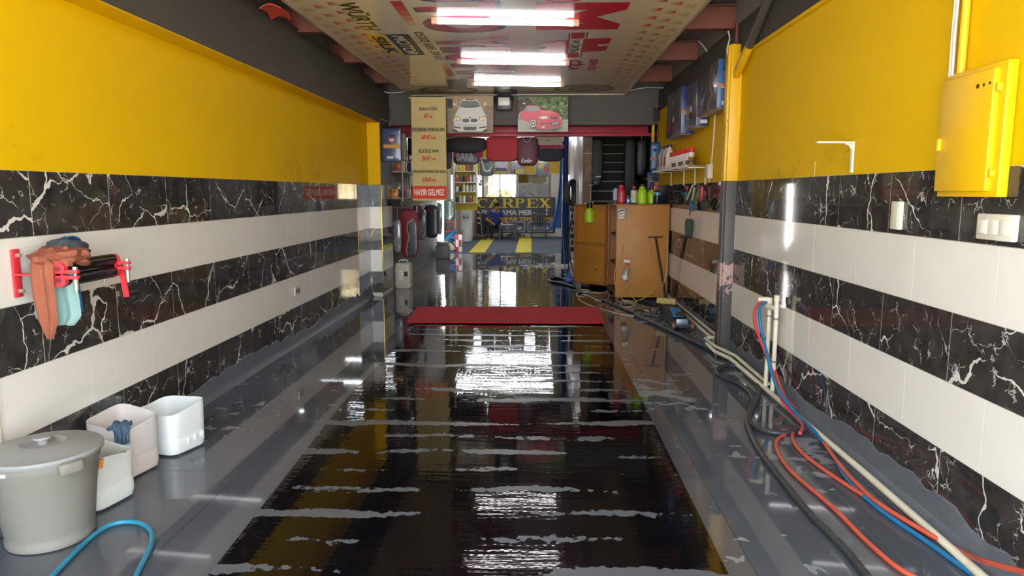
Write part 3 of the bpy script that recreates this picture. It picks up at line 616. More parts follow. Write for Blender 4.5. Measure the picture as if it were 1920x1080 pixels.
S.ell(.5, .425, .020, .026, mat('3d4654', .3)); S.poly([(.33, .52), (.42, .66), (.425, .66), (.345, .52)], mat('bdb8af', .4)); S.poly([(.67, .52), (.58, .66), (.575, .66), (.655, .52)], mat('bdb8af', .4))
S.mb.build('car_poster', label='poster of a white car seen from the front, left of the small floodlight', cat='poster', smooth=False)
# poster of a red car
S = sheet_px(10.40, 971, 181, 1065, 247); S.N = N_; S.back(mat('8d8f7c', .5), .003)
S.rect(0, .36, 1, 1, mat('6f8058', .6, noise=.5, scale=30)); S.poly([(0, .36), (0, .92), (.2, .98), (.42, .6), (.3, .36)], mat('585149', .6, noise=.3)); S.poly([(0, 0), (0, .38), (1, .34), (1, 0)], mat('b9b5ac', .5))
rng = random.Random(4)
for k in range(40): S.ell(.42+rng.random()*.56, .5+rng.random()*.46, .03+.03*rng.random(), .03+.04*rng.random(), mat(('54683c', '7d9060', '98a87a', '46583a')[k % 4], .6), n=9)
S.poly([(.2, .10), (.45, .02), (.8, .02), (.9, .12), (.6, .16)], mat('8b8378', .6))
rd = mat('cf2440', .35); rd2 = mat('a5182e', .35)
S.poly([(.02, .40), (.03, .56), (.12, .60), (.17, .72), (.22, .75), (.40, .735), (.47, .62), (.66, .60), (.80, .53), (.87, .40), (.88, .22), (.84, .12), (.60, .07), (.44, .06), (.40, .12), (.25, .15), (.22, .28), (.10, .33)], rd)
S.poly([(.17, .60), (.205, .72), (.38, .705), (.435, .60), (.3, .57)], mat('6f7d80', .3)); S.poly([(.10, .60), (.155, .71), (.185, .71), (.15, .59)], mat('3b3f42', .3)); S.ell(.125, .80, .03, .022, mat('c9c5c0', .4))
S.poly([(.45, .61), (.64, .585), (.78, .52), (.6, .50), (.46, .52)], mat('e03a55', .3)); S.poly([(.42, .385), (.43, .43), (.55, .455), (.60, .43), (.60, .37), (.46, .35)], mat('b8b2a8', .3)); S.ell(.50, .40, .03, .035, mat('e8e4dc', .3)); S.ell(.565, .405, .03, .035, mat('e8e4dc', .3))
S.poly([(.65, .355), (.65, .415), (.78, .42), (.79, .36)], dk); S.poly([(.82, .37), (.82, .42), (.865, .40), (.865, .35)], mat('b8b2a8', .3)); S.poly([(.44, .24), (.86, .26), (.86, .235), (.44, .21)], dk); S.poly([(.46, .10), (.60, .09), (.82, .15), (.82, .19), (.60, .15), (.46, .16)], rd2); S.ell(.51, .13, .035, .03, mat('d8d2c8', .3))
S.poly([(.66, .17), (.655, .265), (.825, .285), (.83, .195)], mat('2a2a2c', .4)); [S.poly([(.68+.028*q, .20+.003*q), (.698+.028*q, .203+.003*q), (.697+.028*q, .255+.003*q), (.679+.028*q, .252+.003*q)], mat('c9c7c2', .4)) for q in range(5)]
for cx, cy, rx, ry in ((.30, .235, .072, .135), (.035, .42, .032, .10)):
    S.ell(cx, cy, rx, ry, mat('1c1b1b', .5)); S.ell(cx, cy, rx*.86, ry*.86, mat('c8c2bc', .3)); S.ell(cx, cy, rx*.66, ry*.66, mat('55524f', .4)); S.ell(cx, cy, rx*.22, ry*.22, mat('c8c2bc', .3))
    for k in range(7):
        a = k*2*math.pi/7; S.poly([(cx+rx*.15*math.cos(a+1.5), cy+ry*.15*math.sin(a+1.5)), (cx+rx*.7*math.cos(a), cy+ry*.7*math.sin(a)), (cx+rx*.7*math.cos(a+.25), cy+ry*.7*math.sin(a+.25))], mat('c8c2bc', .3))
S.mb.build('car_poster', label='poster of a low red car in front of trees, right of the small floodlight', cat='poster', smooth=False)
# small floodlight on the lintel
c = PY(945, 193, 10.45); t = thing('floodlight', 'small square black floodlight on the lintel between the two car posters', 'lamp', c)
MB().rbox(c+Vector((0, .03, 0)), (.235, .06, .20), .015, mat('1d1e22', .4)).build('housing', t); MB().rbox(c+Vector((0, -.006, .02)), (.165, .012, .115), .004, mat('dcd9cc', .25)).build('lens', t)
b = MB(); b.tube([c+Vector((-.125, .03, 0)), c+Vector((-.14, .05, .09)), c+Vector((-.09, .09, .125)), c+Vector((.09, .09, .125)), c+Vector((.14, .05, .09)), c+Vector((.125, .03, 0))], .006, mat('1d1e22', .4)); b.build('bracket', t)
# red roller rail below the lintel
REDR = mat('a31f36', .5, noise=.08)
t = thing('shutter_rail', 'dark red horizontal rail across the opening below the lintel', 'rail', (-.25, 10.9, 2.3))
a = PY(722, 258, 10.9); c = PY(1215, 258, 10.9)
MB().rbox(((a.x+c.x)/2, 10.93, 2.385), (c.x-a.x, .10, .11), .012, REDR).build('box', t); MB().rbox(((a.x+c.x)/2+.06, 10.88, 2.31), (c.x-a.x+.12, .12, .045), .008, mat('b02a40', .45)).build('lower_lip', t)
# ================================================================== left side
def noise3(p, s, seed=0):
    from mathutils import noise
    return noise.noise(Vector(p)*s+Vector((seed*7.3, seed*3.1, seed*5.7)))
def blob(c, r, m, amp=.25, fs=9., seed=1, n=26):
    b = MB(); b.sphere((0, 0, 0), 1, m, n=n)
    for i, v in enumerate(b.v):
        d = v.normalized(); k = 1+amp*noise3(d, fs/4, seed)+amp*.5*noise3(d, fs, seed+1); b.v[i] = Vector(c)+Vector((d.x*r[0], d.y*r[1], d.z*r[2]))*k
    return b
def ribbon(path, wv, widths, m, fold=.012, nf=3, thick=.004, seed=0, n=12):
    """cloth strip along a path; wv = width direction, widths per path point, with folds"""
    P = catmull(path, 5); K = len(P); rows = []
    for i, p in enumerate(P):
        t = i/(K-1)*(len(widths)-1); a = int(min(t, len(widths)-2)); w = widths[a]+(widths[a+1]-widths[a])*(t-a)
        tg = (P[min(i+1, K-1)]-P[max(i-1, 0)]).normalized(); W = Vector(wv).normalized(); nn = tg.cross(W)
        nn = nn.normalized() if nn.length > 1e-5 else Vector((0, 0, 1))
        rows.append([p+W*w*(j/n-.5)+nn*fold*math.sin(j/n*nf*2*math.pi+seed+.4*math.sin(i*.3)) for j in range(n+1)])
    b = MB(); b.grid(rows, m, two=thick); return b
# dustbin
BIN = mat('7d7a71', .5, noise=.08, scale=5, bump=.1); LIDM = mat('8a8b88', .45, noise=.1, scale=6)
cb = PZ(97, 1006); cb.z = 0
t = thing('dustbin', 'grey plastic dustbin with a round lid in the left foreground', 'bin', cb)
MB().lathe([(.145, .002), (.164, .006), (.167, .03), (.162, .045), (.167, .06), (.198, .33), (.206, .345), (.208, .375), (.204, .39)], cb, BIN, n=40).build('body', t)
l = MB(); l.lathe([(.195, .378), (.219, .376), (.223, .388), (.217, .398), (.185, .402), (.15, .412), (.085, .422), (.075, .416), (.06, .41), (.03, .411), (.001, .412)], cb, LIDM, n=40); lid = l.build('lid', t)
MB().lathe([(.018, .408), (.02, .43), (.034, .436), (.034, .446), (.0, .45)], cb, LIDM, n=16).build('knob', lid)
for a in (-.55, 2.6):
    d = Vector((math.cos(a), math.sin(a), 0)); MB().rbox(cb+d*.228+Vector((0, 0, .36)), (.035, .09, .05), .012, BIN, rotm(0, 0, a)).build('side_handle', t)
MB().rbox(cb+Vector((-.035, -.206, .355)), (.055, .012, .014), .004, mat('d8d4c4', .4), rotm(0, 0, -.15)).build('label_tab', t)
# cut-open canisters
def canister(c, sx, sy, h, rz, m, label, dip, seed=0, name='cut_canister'):
    t = thing(name, label, 'canister', c, 'cut-open plastic canisters by the left wall'); R = rotm(0, 0, rz); n = 40; prof = []
    def ring(k, z, dz=0):
        out = []
        for q in MB().ringv((0, 0, 0), (1, 0, 0), (0, 1, 0), sx/2*k, n, sy/2*k, p=5.5):
            u = q.x/(sx/2); v = q.y/(sy/2)
            out.append(Vector(c)+R @ Vector((q.x*(1+.02*math.sin(z*24+seed)), q.y, z+dz*dip(u, v))))
        return out
    b = MB(); outer = [ring(.80, .002), ring(.95, .012), ring(1., .04), ring(1.0, h*.35), ring(.985, h*.38), ring(.995, h*.42), ring(1.0, h*.9, .0), ring(1., h, 1.)]
    inner = [ring(.975, h, 1.), ring(.975, h*.6), ring(.97, .05), ring(.85, .03)]
    b.loft(outer+inner, m, True, True); b.build('body', t); return t
MILK = mat('d6d8d2', .38, noise=.06, scale=7, sub=.15); MILK2 = mat('d3cbc6', .4, noise=.12, scale=4, sub=.1); MILK3 = mat('e2e4e2', .35, noise=.04, sub=.15)
c1 = canister((-2.085, 3.12, 0), .24, .25, .265, -.22, MILK, 'cut-open white canister right beside the dustbin with a lime sponge in it', lambda u, v: -.02*v-.02*u, 1)
c2 = canister((-2.165, 3.48, 0), .25, .26, .295, -.22, MILK2, 'middle cut-open canister with a blue glove over its rim, pink stains low down', lambda u, v: .015*v-.02*u, 2)
c3 = canister((-2.105, 3.83, 0), .31, .27, .265, -.30, MILK3, 'largest and cleanest cut-open canister, farthest from the dustbin', lambda u, v: .02*v+.01*u-.015, 3)
for k, (u, z) in enumerate(((-.02, .07), (.03, .075), (.08, .08))):
    p = Vector((-2.105, 3.83, 0))+rotm(0, 0, -.30) @ Vector((.157, u, z)); MB().rbox(p, (.008, .018, .035), .003, MILK3, rotm(0, 0, -.3)).build('grip_mark', c3)
b = blob((-2.10, 3.06, .235), (.065, .06, .035), mat('c2c42a', .8, bump=.4), .18, 8, 2); b.build('sponge', label='lime yellow sponge lying in the canister beside the dustbin', cat='sponge')
gl = thing('rubber_glove', 'blue-grey rubber glove hanging over the rim of the middle canister', 'glove', (-2.10, 3.375, .295)); GB = mat('3f566b', .6, bump=.3)
ribbon([(-2.12, 3.43, .27), (-2.10, 3.385, .305), (-2.085, 3.345, .29), (-2.08, 3.335, .245)], (1, .25, 0), [.07, .08, .085, .06], GB, .006, 2).build('palm', gl)
b = MB()
for k in range(4):
    x = -2.112+.02*k; b.tube(catmull([(x, 3.34, .255), (x+.002, 3.333, .235), (x+.004, 3.331, .20+.008*abs(k-1.5))], 4), .009, GB, n=8)
b.tube(catmull([(-2.12, 3.36, .29), (-2.14, 3.345, .285), (-2.155, 3.34, .275)], 4), .010, GB, n=8); b.build('fingers', gl)
MB().cyl((-1.955, 2.955, .235), (-1.95, 2.96, .275), .010, mat('d2822e', .5), n=10).build('orange_stopper', label='small orange stopper caught between dustbin and canister', cat='stopper')
# blue hose loop
hp = [PZ(x, y, .012) for x, y in ((60, 1120), (100, 1078), (140, 1036), (180, 1000), (210, 983), (242, 978), (268, 983), (284, 998), (283, 1022), (270, 1050), (255, 1080), (235, 1130))]
b = MB(); b.tube(catmull(hp, 6), .0105, mat('2a7f9c', .35, noise=.12, scale=25), n=10); b.build('garden_hose', label='bright turquoise hose looped on the floor by the dustbin', cat='hose')
# pale edge strip on the left wall near the entrance
MB().rbox((XL+.006, 2.862, .84), (.012, .016, 1.42), .003, mat('d8d4c2', .5)).build('edge_strip', wl)
MB().rbox((XL+.03, 2.70, .09), (.06, .28, .18), .012, mat('70757a', .6, bump=.3)).build('cement_plinth', wl)
# chamois wringer on the left wall
RD = mat('d8323c', .45, noise=.1); ZN = mat('b9b3a2', .35, metal=.6); RUB = mat('141416', .28)
WX, WY, WZ = -2.12, 3.05, 1.095
t = thing('chamois_wringer', 'red hand wringer with two black rollers bolted to the left wall', 'wringer', (XL, WY, 1.0))
wp = MB().rbox((XL+.008, WY, 1.10), (.012, .045, .215), .002, RD).build('wall_plate', t)
for z in (1.18, 1.02):
    MB().cyl((XL+.01, WY, z), (XL+.035, WY, z), .009, ZN, n=6).build('bolt', wp)
MB().bar((XL+.012, WY, WZ), (WX-.06, WY, WZ), .045, .008, RD).build('arm', t)
for y in (WY, WY+.40):
    b = MB(); b.rbox((WX, y, WZ+.013), (.155, .022, .016), .003, RD); b.rbox((WX, y, WZ-.013), (.155, .022, .016), .003, RD)
    b.cyl((WX-.008, y-.013, WZ+.026), (WX-.008, y+.013, WZ+.026), .031, RD, n=20); b.cyl((WX-.008, y-.013, WZ-.026), (WX-.008, y+.013, WZ-.026), .031, RD, n=20)
    cl_ = b.build('clamp', t)
    for s_ in (-1, 1):
        q = MB(); q.cyl((WX+s_*.062, y, WZ-.085), (WX+s_*.062, y, WZ+.03), .006, ZN, n=10); q.cyl((WX+s_*.062, y, WZ+.022), (WX+s_*.062, y, WZ+.034), .011, ZN, n=6)
        q.cyl((WX+s_*.062, y, WZ-.07), (WX+s_*.062, y, WZ-.022), .0105, ZN, n=12); q.build('spring_bolt', cl_)
    for z in (-.026, .026): MB().cyl((WX-.008, y-.016, WZ+z), (WX-.008, y-.012, WZ+z), .011, mat('6e3a30', .5, metal=.4), n=14).build('axle', cl_)
for z in (-.03, .03): MB().cyl((WX-.008, WY+.014, WZ+z), (WX-.008, WY+.386, WZ+z), .029, RUB, n=22).build('roller', t)
MB().bar((WX+.01, WY+.43, WZ+.0), (WX+.03, WY+.43, WZ-.165), .028, .008, RD).build('crank', t)
MB().cyl((WX+.03, WY+.43, WZ-.155), (WX+.03, WY+.53, WZ-.155), .0125, RUB, n=12).build('crank_handle', t)
OR = mat('8f5038', .9, noise=.12, scale=12, bump=.3); TE = mat('7c9c96', .9, bump=.3); BL = mat('2a5f92', .9, bump=.2); SL = mat('454c54', .9, bump=.3)
# cloths draped over it
t = thing('chamois_cloth', 'brown-orange chamois cloth draped over the wringer, its tip hanging lowest', 'cloth', (WX-.05, WY, WZ+.02), 'cloths on the wringer')
ribbon([(WX-.10, WY+.04, WZ+.04), (WX-.075, WY-.002, WZ+.055), (WX-.07, WY-.028, WZ+.03), (WX-.068, WY-.03, WZ-.10), (WX-.06, WY-.03, WZ-.20), (WX-.055, WY-.03, WZ-.285)], (1, 0, 0), [.07, .10, .095, .10, .085, .012], OR, .010, 1.6).build('hanging_end', t)
b = blob((WX-.06, WY+.09, WZ+.065), (.115, .12, .055), OR, .35, 11, 4, 34); b.build('bunched_end', t)
t = thing('teal_cloth', 'pale teal cloth hanging behind the chamois on the wringer', 'cloth', (WX-.05, WY+.03, WZ), 'cloths on the wringer')
ribbon([(WX-.07, WY+.06, WZ+.03), (WX-.06, WY+.035, WZ+.0), (WX-.055, WY+.03, WZ-.10), (WX-.05, WY+.028, WZ-.19), (WX-.05, WY+.025, WZ-.235)], (1, .1, 0), [.14, .17, .185, .19, .12], TE, .012, 2.5, seed=1).build('cloth', t)
b = ribbon([(WX-.06, WY+.14, WZ+.055), (WX-.06, WY+.12, WZ+.0), (WX-.055, WY+.115, WZ-.07), (WX-.05, WY+.11, WZ-.19)], (1, .5, 0), [.10, .10, .09, .10], BL, .008, 1.3, seed=2); b.build('blue_cloth', label='bright blue cloth hanging below the wringer rollers', cat='cloth', group='cloths on the wringer')
b = blob((WX-.085, WY+.17, WZ+.085), (.075, .13, .06), SL, .3, 10, 9, 34); b.build('slate_cloth', label='dark slate cloth bunched on top of the wringer', cat='cloth', group='cloths on the wringer')
b = ribbon([(WX-.11, WY+.10, WZ+.10), (WX-.10, WY+.17, WZ+.15), (WX-.10, WY+.25, WZ+.14), (WX-.10, WY+.30, WZ+.09)], (1, -.2, .2), [.06, .07, .07, .05], BL, .006, 1.5); b.build('blue_cloth', label='blue cloth folded on the very top of the heap over the wringer', cat='cloth', group='cloths on the wringer')
# broken socket on the left wall
p = PX(555, 545, XL); t = thing('wall_socket', 'broken dirty white socket on the lower white tiles of the left wall', 'socket', p)
MB().rbox(p+Vector((.008, 0, 0)), (.016, .13, .085), .008, mat('c9c3b4', .5, noise=.2, scale=40)).build('plate', t)
for s_ in (-1, 1): MB().cyl(p+Vector((.012, s_*.03, 0)), p+Vector((.018, s_*.03, 0)), .022, mat('5b564c', .7), n=14).build('outlet', t)

# ================================================================== right side
GC = mat('4c4744', .5, noise=.1)
def m_chip():
    m, nt, b = new_mat('chipped_column_paint'); lk = nt.links.new; geo = nd(nt, 'ShaderNodeNewGeometry')
    n = nd(nt, 'ShaderNodeTexNoise', i_Scale=22., i_Detail=6., i_Roughness=.65); lk(geo.outputs['Position'], n.inputs['Vector'])
    sp = nd(nt, 'ShaderNodeSeparateXYZ'); lk(geo.outputs['Position'], sp.inputs[0])
    r = nd(nt, 'ShaderNodeValToRGB'); e = r.color_ramp.elements; e[0].position = 0; e[0].color = (0, 0, 0, 1); e[1].position = 1; e[1].color = (0, 0, 0, 1)
    for p, v in ((.10, .02), (.38, .10), (.55, .33), (.66, .42), (.72, .12), (.80, .06)):
        q = e.new(p); q.color = (v, v, v, 1)
    dv = nd(nt, 'ShaderNodeMath', operation='DIVIDE'); dv.inputs[1].default_value = 1.2; lk(sp.outputs['Z'], dv.inputs[0]); lk(dv.outputs[0], r.inputs[0])
    a = nd(nt, 'ShaderNodeMath', operation='ADD'); lk(n.outputs['Fac'], a.inputs[0]); lk(r.outputs[0], a.inputs[1])
    g_ = nd(nt, 'ShaderNodeMath', operation='GREATER_THAN'); g_.inputs[1].default_value = .79; lk(a.outputs[0], g_.inputs[0])
    mx = nd(nt, 'ShaderNodeMix', data_type='RGBA'); mx.inputs[6].default_value = lin('4a4542')+(1,); mx.inputs[7].default_value = lin('b9968a')+(1,); lk(g_.outputs[0], mx.inputs[0]); lk(mx.outputs[2], b.inputs['Base Color']); b.inputs['Roughness'].default_value = .5
    return m
CHIP = m_chip(); YS = mat('e8b604', .4, noise=.03)
t = thing('steel_column', 'steel column at the right wall, yellow above and chipped dark grey below', 'column', (1.72, 6.42, 0))
b = MB(); b.rbox((1.735, 6.42, ZT/2), (.15, .12, ZT), .004, CHIP); b.rbox((1.652, 6.435, ZT/2), (.022, .10, ZT), .003, CHIP); b.build('lower_shaft', t)
b = MB(); b.rbox((1.735, 6.42, (ZT+2.72)/2), (.15, .12, 2.72-ZT), .004, YS); b.rbox((1.652, 6.435, (ZT+2.72)/2), (.022, .10, 2.72-ZT), .003, YS); b.build('upper_shaft', t)
MB().rbox((1.73, 6.42, .03), (.19, .17, .06), .004, mat('5a5650', .7, bump=.4)).build('foot', t)
b = MB(); b.box(1.79, 6.38, 2.72, 1.83, 6.46, 2.90, RUST); b.box(1.66, 6.37, 2.715, 1.84, 6.47, 2.727, RUST); b.box(1.70, 6.40, 2.72, 1.715, 6.45, 2.90, RUST); b.build('stub', t, smooth=False)
MB().bar((1.70, 6.34, 2.46), (1.70, 5.98, 2.63), .05, .06, YS, .003).build('brace', t)
MB().cyl((1.70, 5.98, 2.63), (1.70, 5.1, 3.10), .035, GC, n=14).build('roof_strut', t)
MB().cyl((1.655, 6.37, 2.08), (1.655, 6.345, 2.08), .009, YS, n=8).build('hook', t)
# electrical cabinet
t = thing('electrical_cabinet', 'yellow painted metal electrical cabinet high on the right wall', 'cabinet', (1.74, 2.92, 1.44))
MB().rbox((1.729, 2.92, 1.69), (.04, .40, .50), .004, YS).build('back_frame', t)
d = MB().rbox((1.700, 2.935, 1.69), (.026, .345, .455), .005, YS).build('door', t)
MB().rbox((1.682, 3.085, 1.655), (.018, .018, .05), .004, YS).build('latch', d)
for y, z in ((2.855, 1.862), (2.818, 1.862), (2.782, 1.864)): MB().cyl((1.69, y, z), (1.685, y, z), .009 if y > 2.84 else .006, mat('3a2c10', .6), n=12).build('knockout', d)
for z in (1.845, 1.53): MB().rbox((1.703, 2.752, z), (.022, .02, .03), .004, YS).build('hinge', t)
t = thing('wall_conduit', 'yellow and white conduit pipes rising from the electrical cabinet', 'conduit', (1.72, 3.05, 1.94))
MB().cyl((1.728, 3.05, 1.94), (1.728, 3.05, 2.60), .016, YS, n=12).build('pipe', t)
b = MB(); b.tube(catmull([(1.712, 3.095, 1.935), (1.708, 3.09, 2.2), (1.715, 3.085, 2.60)], 5), .008, mat('d6d2c8', .5), n=8); b.tube(catmull([(1.708, 3.075, 1.935), (1.704, 3.07, 2.2), (1.715, 3.065, 2.60)], 5), .006, mat('bdb9b0', .5), n=8); b.build('cable', t)
# shelf bracket without shelf
CR = mat('e6ddc6', .45)
t = thing('shelf_bracket', 'lone cream angle bracket sticking out of the yellow right wall', 'bracket', (1.74, 4.05, 1.57))
MB().rbox((1.742, 4.05, 1.65), (.012, .03, .17), .003, CR).build('wall_leg', t); MB().rbox((1.645, 4.05, 1.732), (.205, .028, .010), .003, CR).build('arm', t)
b = MB(); b.tube(catmull([(1.70, 4.05, 1.728), (1.725, 4.05, 1.72), (1.736, 4.05, 1.70)], 4), .008, CR, n=6); b.build('bend', t)
MB().rbox((XR-.0, 4.60, 1.605), (.005, .012, .09), .002, mat('cdb85e', .6)).build('paint_drip', wr)
# switches
t = thing('light_switch', 'white single switch plate on the marble tiles of the right wall', 'switch', (XR, 3.505, 1.28)); IV = mat('d8d2bf', .4)
MB().rbox((XR-.010, 3.505, 1.347), (.022, .085, .135), .004, IV).build('plate', t); MB().rbox((XR-.022, 3.505, 1.34), (.006, .065, .095), .003, mat('cfc8b2', .4)).build('rocker', t)
t = thing('switch_panel', 'white three-gang switch panel below the electrical cabinet', 'switch', (XR, 2.745, 1.28))
MB().rbox((XR-.012, 2.745, 1.327), (.026, .215, .10), .006, IV).build('plate', t)
for k in range(3): MB().rbox((XR-.027, 2.805-.062*k, 1.327), (.008, .05, .055), .003, mat('e4dfce', .35)).build('rocker', t)
# water pipes
PVC = mat('d9d2ba', .45, noise=.08, scale=9)
t = thing('water_pipes', 'cream plastic water pipes along the right wall with two upright risers', 'pipes', (1.68, 4.0, 0))
b = MB(); b.tube([(1.715, 9.3, .05), (1.71, 6.62, .04), (1.60, 6.60, .04), (1.595, 6.25, .04), (1.67, 6.05, .03), (1.675, 5.0, .03), (1.683, 3.5, .03), (1.675, 2.5, .03), (1.67, -.3, .03)], .018, PVC, n=10); b.build('floor_pipe', t)
b = MB(); b.tube([(1.725, 9.3, .095), (1.72, 6.66, .095), (1.59, 6.63, .085), (1.60, 6.28, .085), (1.69, 5.95, .075), (1.70, 5.12, .06)], .014, PVC, n=8); b.build('upper_pipe', t)
for x, y, zt in ((1.682, 5.12, .69), (1.692, 5.0, .725)):
    o = MB().cyl((x, y, .03), (x, y, zt), .016, PVC, n=12).build('riser', t)
    MB().cyl((x, y, zt-.03), (x, y, zt+.012), .022, PVC, n=12).build('elbow', o)
    for z in (.25, .56): MB().cyl((x, y, z), (x, y, z+.014), .021, mat('8d8a80', .5, metal=.5), n=12).build('clip', o)
b = MB(); b.cyl((1.692, 5.0, .64), (1.665, 5.10, .64), .02, PVC, n=10); b.cyl((1.672, 5.12, .69), (1.60, 5.13, .685), .018, PVC, n=10); b.cyl((1.62, 5.13, .65), (1.60, 5.13, .65), .016, mat('b5ad98', .5, metal=.4), n=10); b.build('tap_fittings', t)
# hoses
def hose(name, px, r, m, label, cat='hose', z=None, pre=(), post=(), grp=None, n=10):
    pts = list(pre)+[PZ(x, y, z or r+.001) for x, y in px]+list(post); b = MB(); b.tube(catmull(pts, 7), r, m, n=n); return b.build(name, label=label, cat=cat, group=grp)
OH = mat('c9563f', .4, noise=.06); BH = mat('1f6f9c', .4, noise=.06); KH = mat('35373a', .45, noise=.15, scale=30)
hose('air_hose', [(1507, 805), (1470, 815), (1455, 835), (1480, 880), (1560, 950), (1620, 1010), (1680, 1062), (1740, 1095)], .0105, OH, 'orange hose whose loop lies farthest from the right wall', grp='orange hoses', pre=[PZ(1440, 655, .30), PZ(1470, 740, .08), PZ(1500, 775, .02)])
hose('air_hose', [(1560, 838), (1520, 803), (1488, 810), (1492, 835), (1530, 870), (1620, 930), (1720, 990), (1770, 1018), (1820, 1050), (1828, 1090)], .0105, OH, 'orange hose looping back over itself beside the blue hose', grp='orange hoses', z=.0125, post=[PZ(1810, 1140, .012)])
hose('air_hose', [(1545, 830), (1565, 858), (1600, 900), (1650, 945), (1740, 1000), (1800, 1033)], .0105, OH, 'orange hose running nearest the right wall to the corner of the picture', grp='orange hoses', z=.0335, post=[PX(1845, 1052, 1.645), PX(1920, 1072, 1.635), PX(2000, 1085, 1.60), PX(2120, 1100, 1.56)])
hose('supply_hose', [(1420, 612), (1432, 640), (1450, 690), (1465, 722), (1500, 775), (1515, 798)], .011, mat('c8454a', .4), 'red hose falling from the water tap', z=None, pre=[Vector((1.60, 5.13, .69)), PZ(1425, 563, .0)*0+Vector((1.56, 5.13, .685)), Vector((1.535, 5.12, .60))]) if False else None
def free_hose(pts, r, m, name, label, grp=None):
    b = MB(); b.tube(catmull(pts, 7), r, m, n=10); b.build(name, label=label, cat='hose', group=grp)
# from the tap down: depth eases from the wall towards the floor lying part
def at(x, y, Y): return PY(x, y, Y)
free_hose([at(1436, 562, 5.13), at(1420, 572, 5.10), at(1414, 590, 5.06), at(1419, 620, 5.0), at(1433, 655, 4.9), at(1446, 690, 4.8), at(1459, 730, 4.68), at(1470, 757, 4.55), PZ(1489, 778, .045), PZ(1505, 797, .05), PZ(1500, 812, .045)], .011, mat('c0434a', .4), 'supply_hose', 'red supply hose arching down from the water tap')
free_hose([at(1437, 566, 5.12), at(1427, 573, 5.08), at(1424, 592, 5.04), at(1430, 630, 4.98), at(1438, 662, 4.86), at(1447, 700, 4.74), at(1462, 735, 4.60), PZ(1490, 772, .07), PZ(1530, 812, .035), PZ(1560, 850, .012), PZ(1590, 900, .012), PZ(1650, 955, .012), PZ(1730, 1010, .012), PZ(1800, 1060, .012), PZ(1850, 1095, .012)], .011, BH, 'supply_hose', 'blue supply hose arching down from the water tap and along the floor')
hose('pressure_hose', [(1190, 590), (1240, 612), (1300, 640), (1350, 662), (1410, 690), (1450, 725), (1500, 770)], .020, KH, 'thick black hose lying straight along the floor from the cabinet to the taps', z=.021)
hose('pressure_hose', [(1510, 805), (1460, 812), (1415, 800), (1405, 778), (1418, 750), (1422, 725), (1408, 692), (1370, 685), (1345, 692), (1352, 705), (1390, 722), (1412, 745), (1408, 765), (1402, 795), (1425, 845), (1470, 905), (1520, 965), (1580, 1025), (1630, 1085)], .0165, KH, 'black ribbed pressure hose snaking in a double bend across the right floor', z=.018)
hose('pressure_hose', [(1075, 545), (1110, 555), (1160, 575), (1220, 600), (1260, 620), (1330, 650), (1342, 668)], .013, mat('2b2b2c', .5), 'thin black hose from under the open door towards the column', z=.014)
# ================================================================== wooden cabinet by the opening
WOOD = mat('b0752a', .5, noise=.14, scale=3.5); WOOD2 = mat('9c6526', .55, noise=.16, scale=4); INW = mat('6b3a24', .7, noise=.2)
CZ, CT = .06, 1.285
cab = thing('wooden_cabinet', 'orange-brown plywood cabinet against the right wall with its door swung open', 'cabinet', (1.38, 9.9, 0))
MB().rbox((1.385, 9.41, (CZ+CT)/2), (.69, .022, CT-CZ), .003, WOOD).build('side_panel', cab); MB().rbox((1.385, 10.59, (CZ+CT)/2), (.69, .022, CT-CZ), .003, WOOD2).build('side_panel', cab)
MB().rbox((1.722, 10.0, (CZ+CT)/2), (.016, 1.16, CT-CZ), .002, WOOD2).build('back_panel', cab)
MB().rbox((1.385, 10.0, CT+.004), (.71, 1.22, .02), .003, WOOD2).build('top_board', cab); MB().rbox((1.385, 10.0, CZ+.01), (.68, 1.16, .02), .003, INW).build('floor_board', cab)
for z in (.45, .86): MB().rbox((1.40, 10.0, z), (.64, 1.15, .018), .002, INW).build('shelf', cab)
for x, y in ((1.07, 9.43), (1.69, 9.43), (1.07, 10.56), (1.69, 10.56)): MB().rbox((x, y, CZ/2), (.05, .05, CZ), .003, INW).build('foot', cab)
for y in (9.435, 10.56): MB().rbox((1.052, y, (CZ+CT)/2), (.03, .05, CT-CZ), .003, WOOD2).build('front_stile', cab)
h = Vector((1.04, 10.585, 0)); e_ = Vector((.585, 11.05, 0)); dv = (e_-h).normalized(); dn = Vector((-dv.y, dv.x, 0)); L_ = (e_-h).length
if dn.y > 0: dn = -dn
Rd = Matrix((dv, -dn, Vector((0, 0, 1)))).transposed(); ctr = (h+e_)/2; DZ0, DZ1 = .055, 1.27
door = MB().rbox(ctr+Vector((0, 0, (DZ0+DZ1)/2)), (L_, .012, DZ1-DZ0), .002, WOOD, Rd).build('door', cab)
for z in (DZ0+.02, .68, DZ1-.018): MB().rbox(ctr+Vector((0, 0, z))+dn*.017, (L_, .024, .035), .003, WOOD2, Rd).build('door_rail', door)
for k in (-1, 1): MB().rbox(ctr+dv*(k*(L_/2-.018))+Vector((0, 0, (DZ0+DZ1)/2))+dn*.017, (.034, .024, DZ1-DZ0), .003, WOOD2, Rd).build('door_stile', door)
for z in (.25, 1.05): MB().rbox(Vector((1.045, 10.55, z)), (.02, .05, .07), .003, mat('a8623a', .4, metal=.4)).build('hinge', cab)
def on(x, y, Y): return PY(x, y, Y)
S = sheet_px(9.398, 1158, 390, 1175, 411); S.N = N_
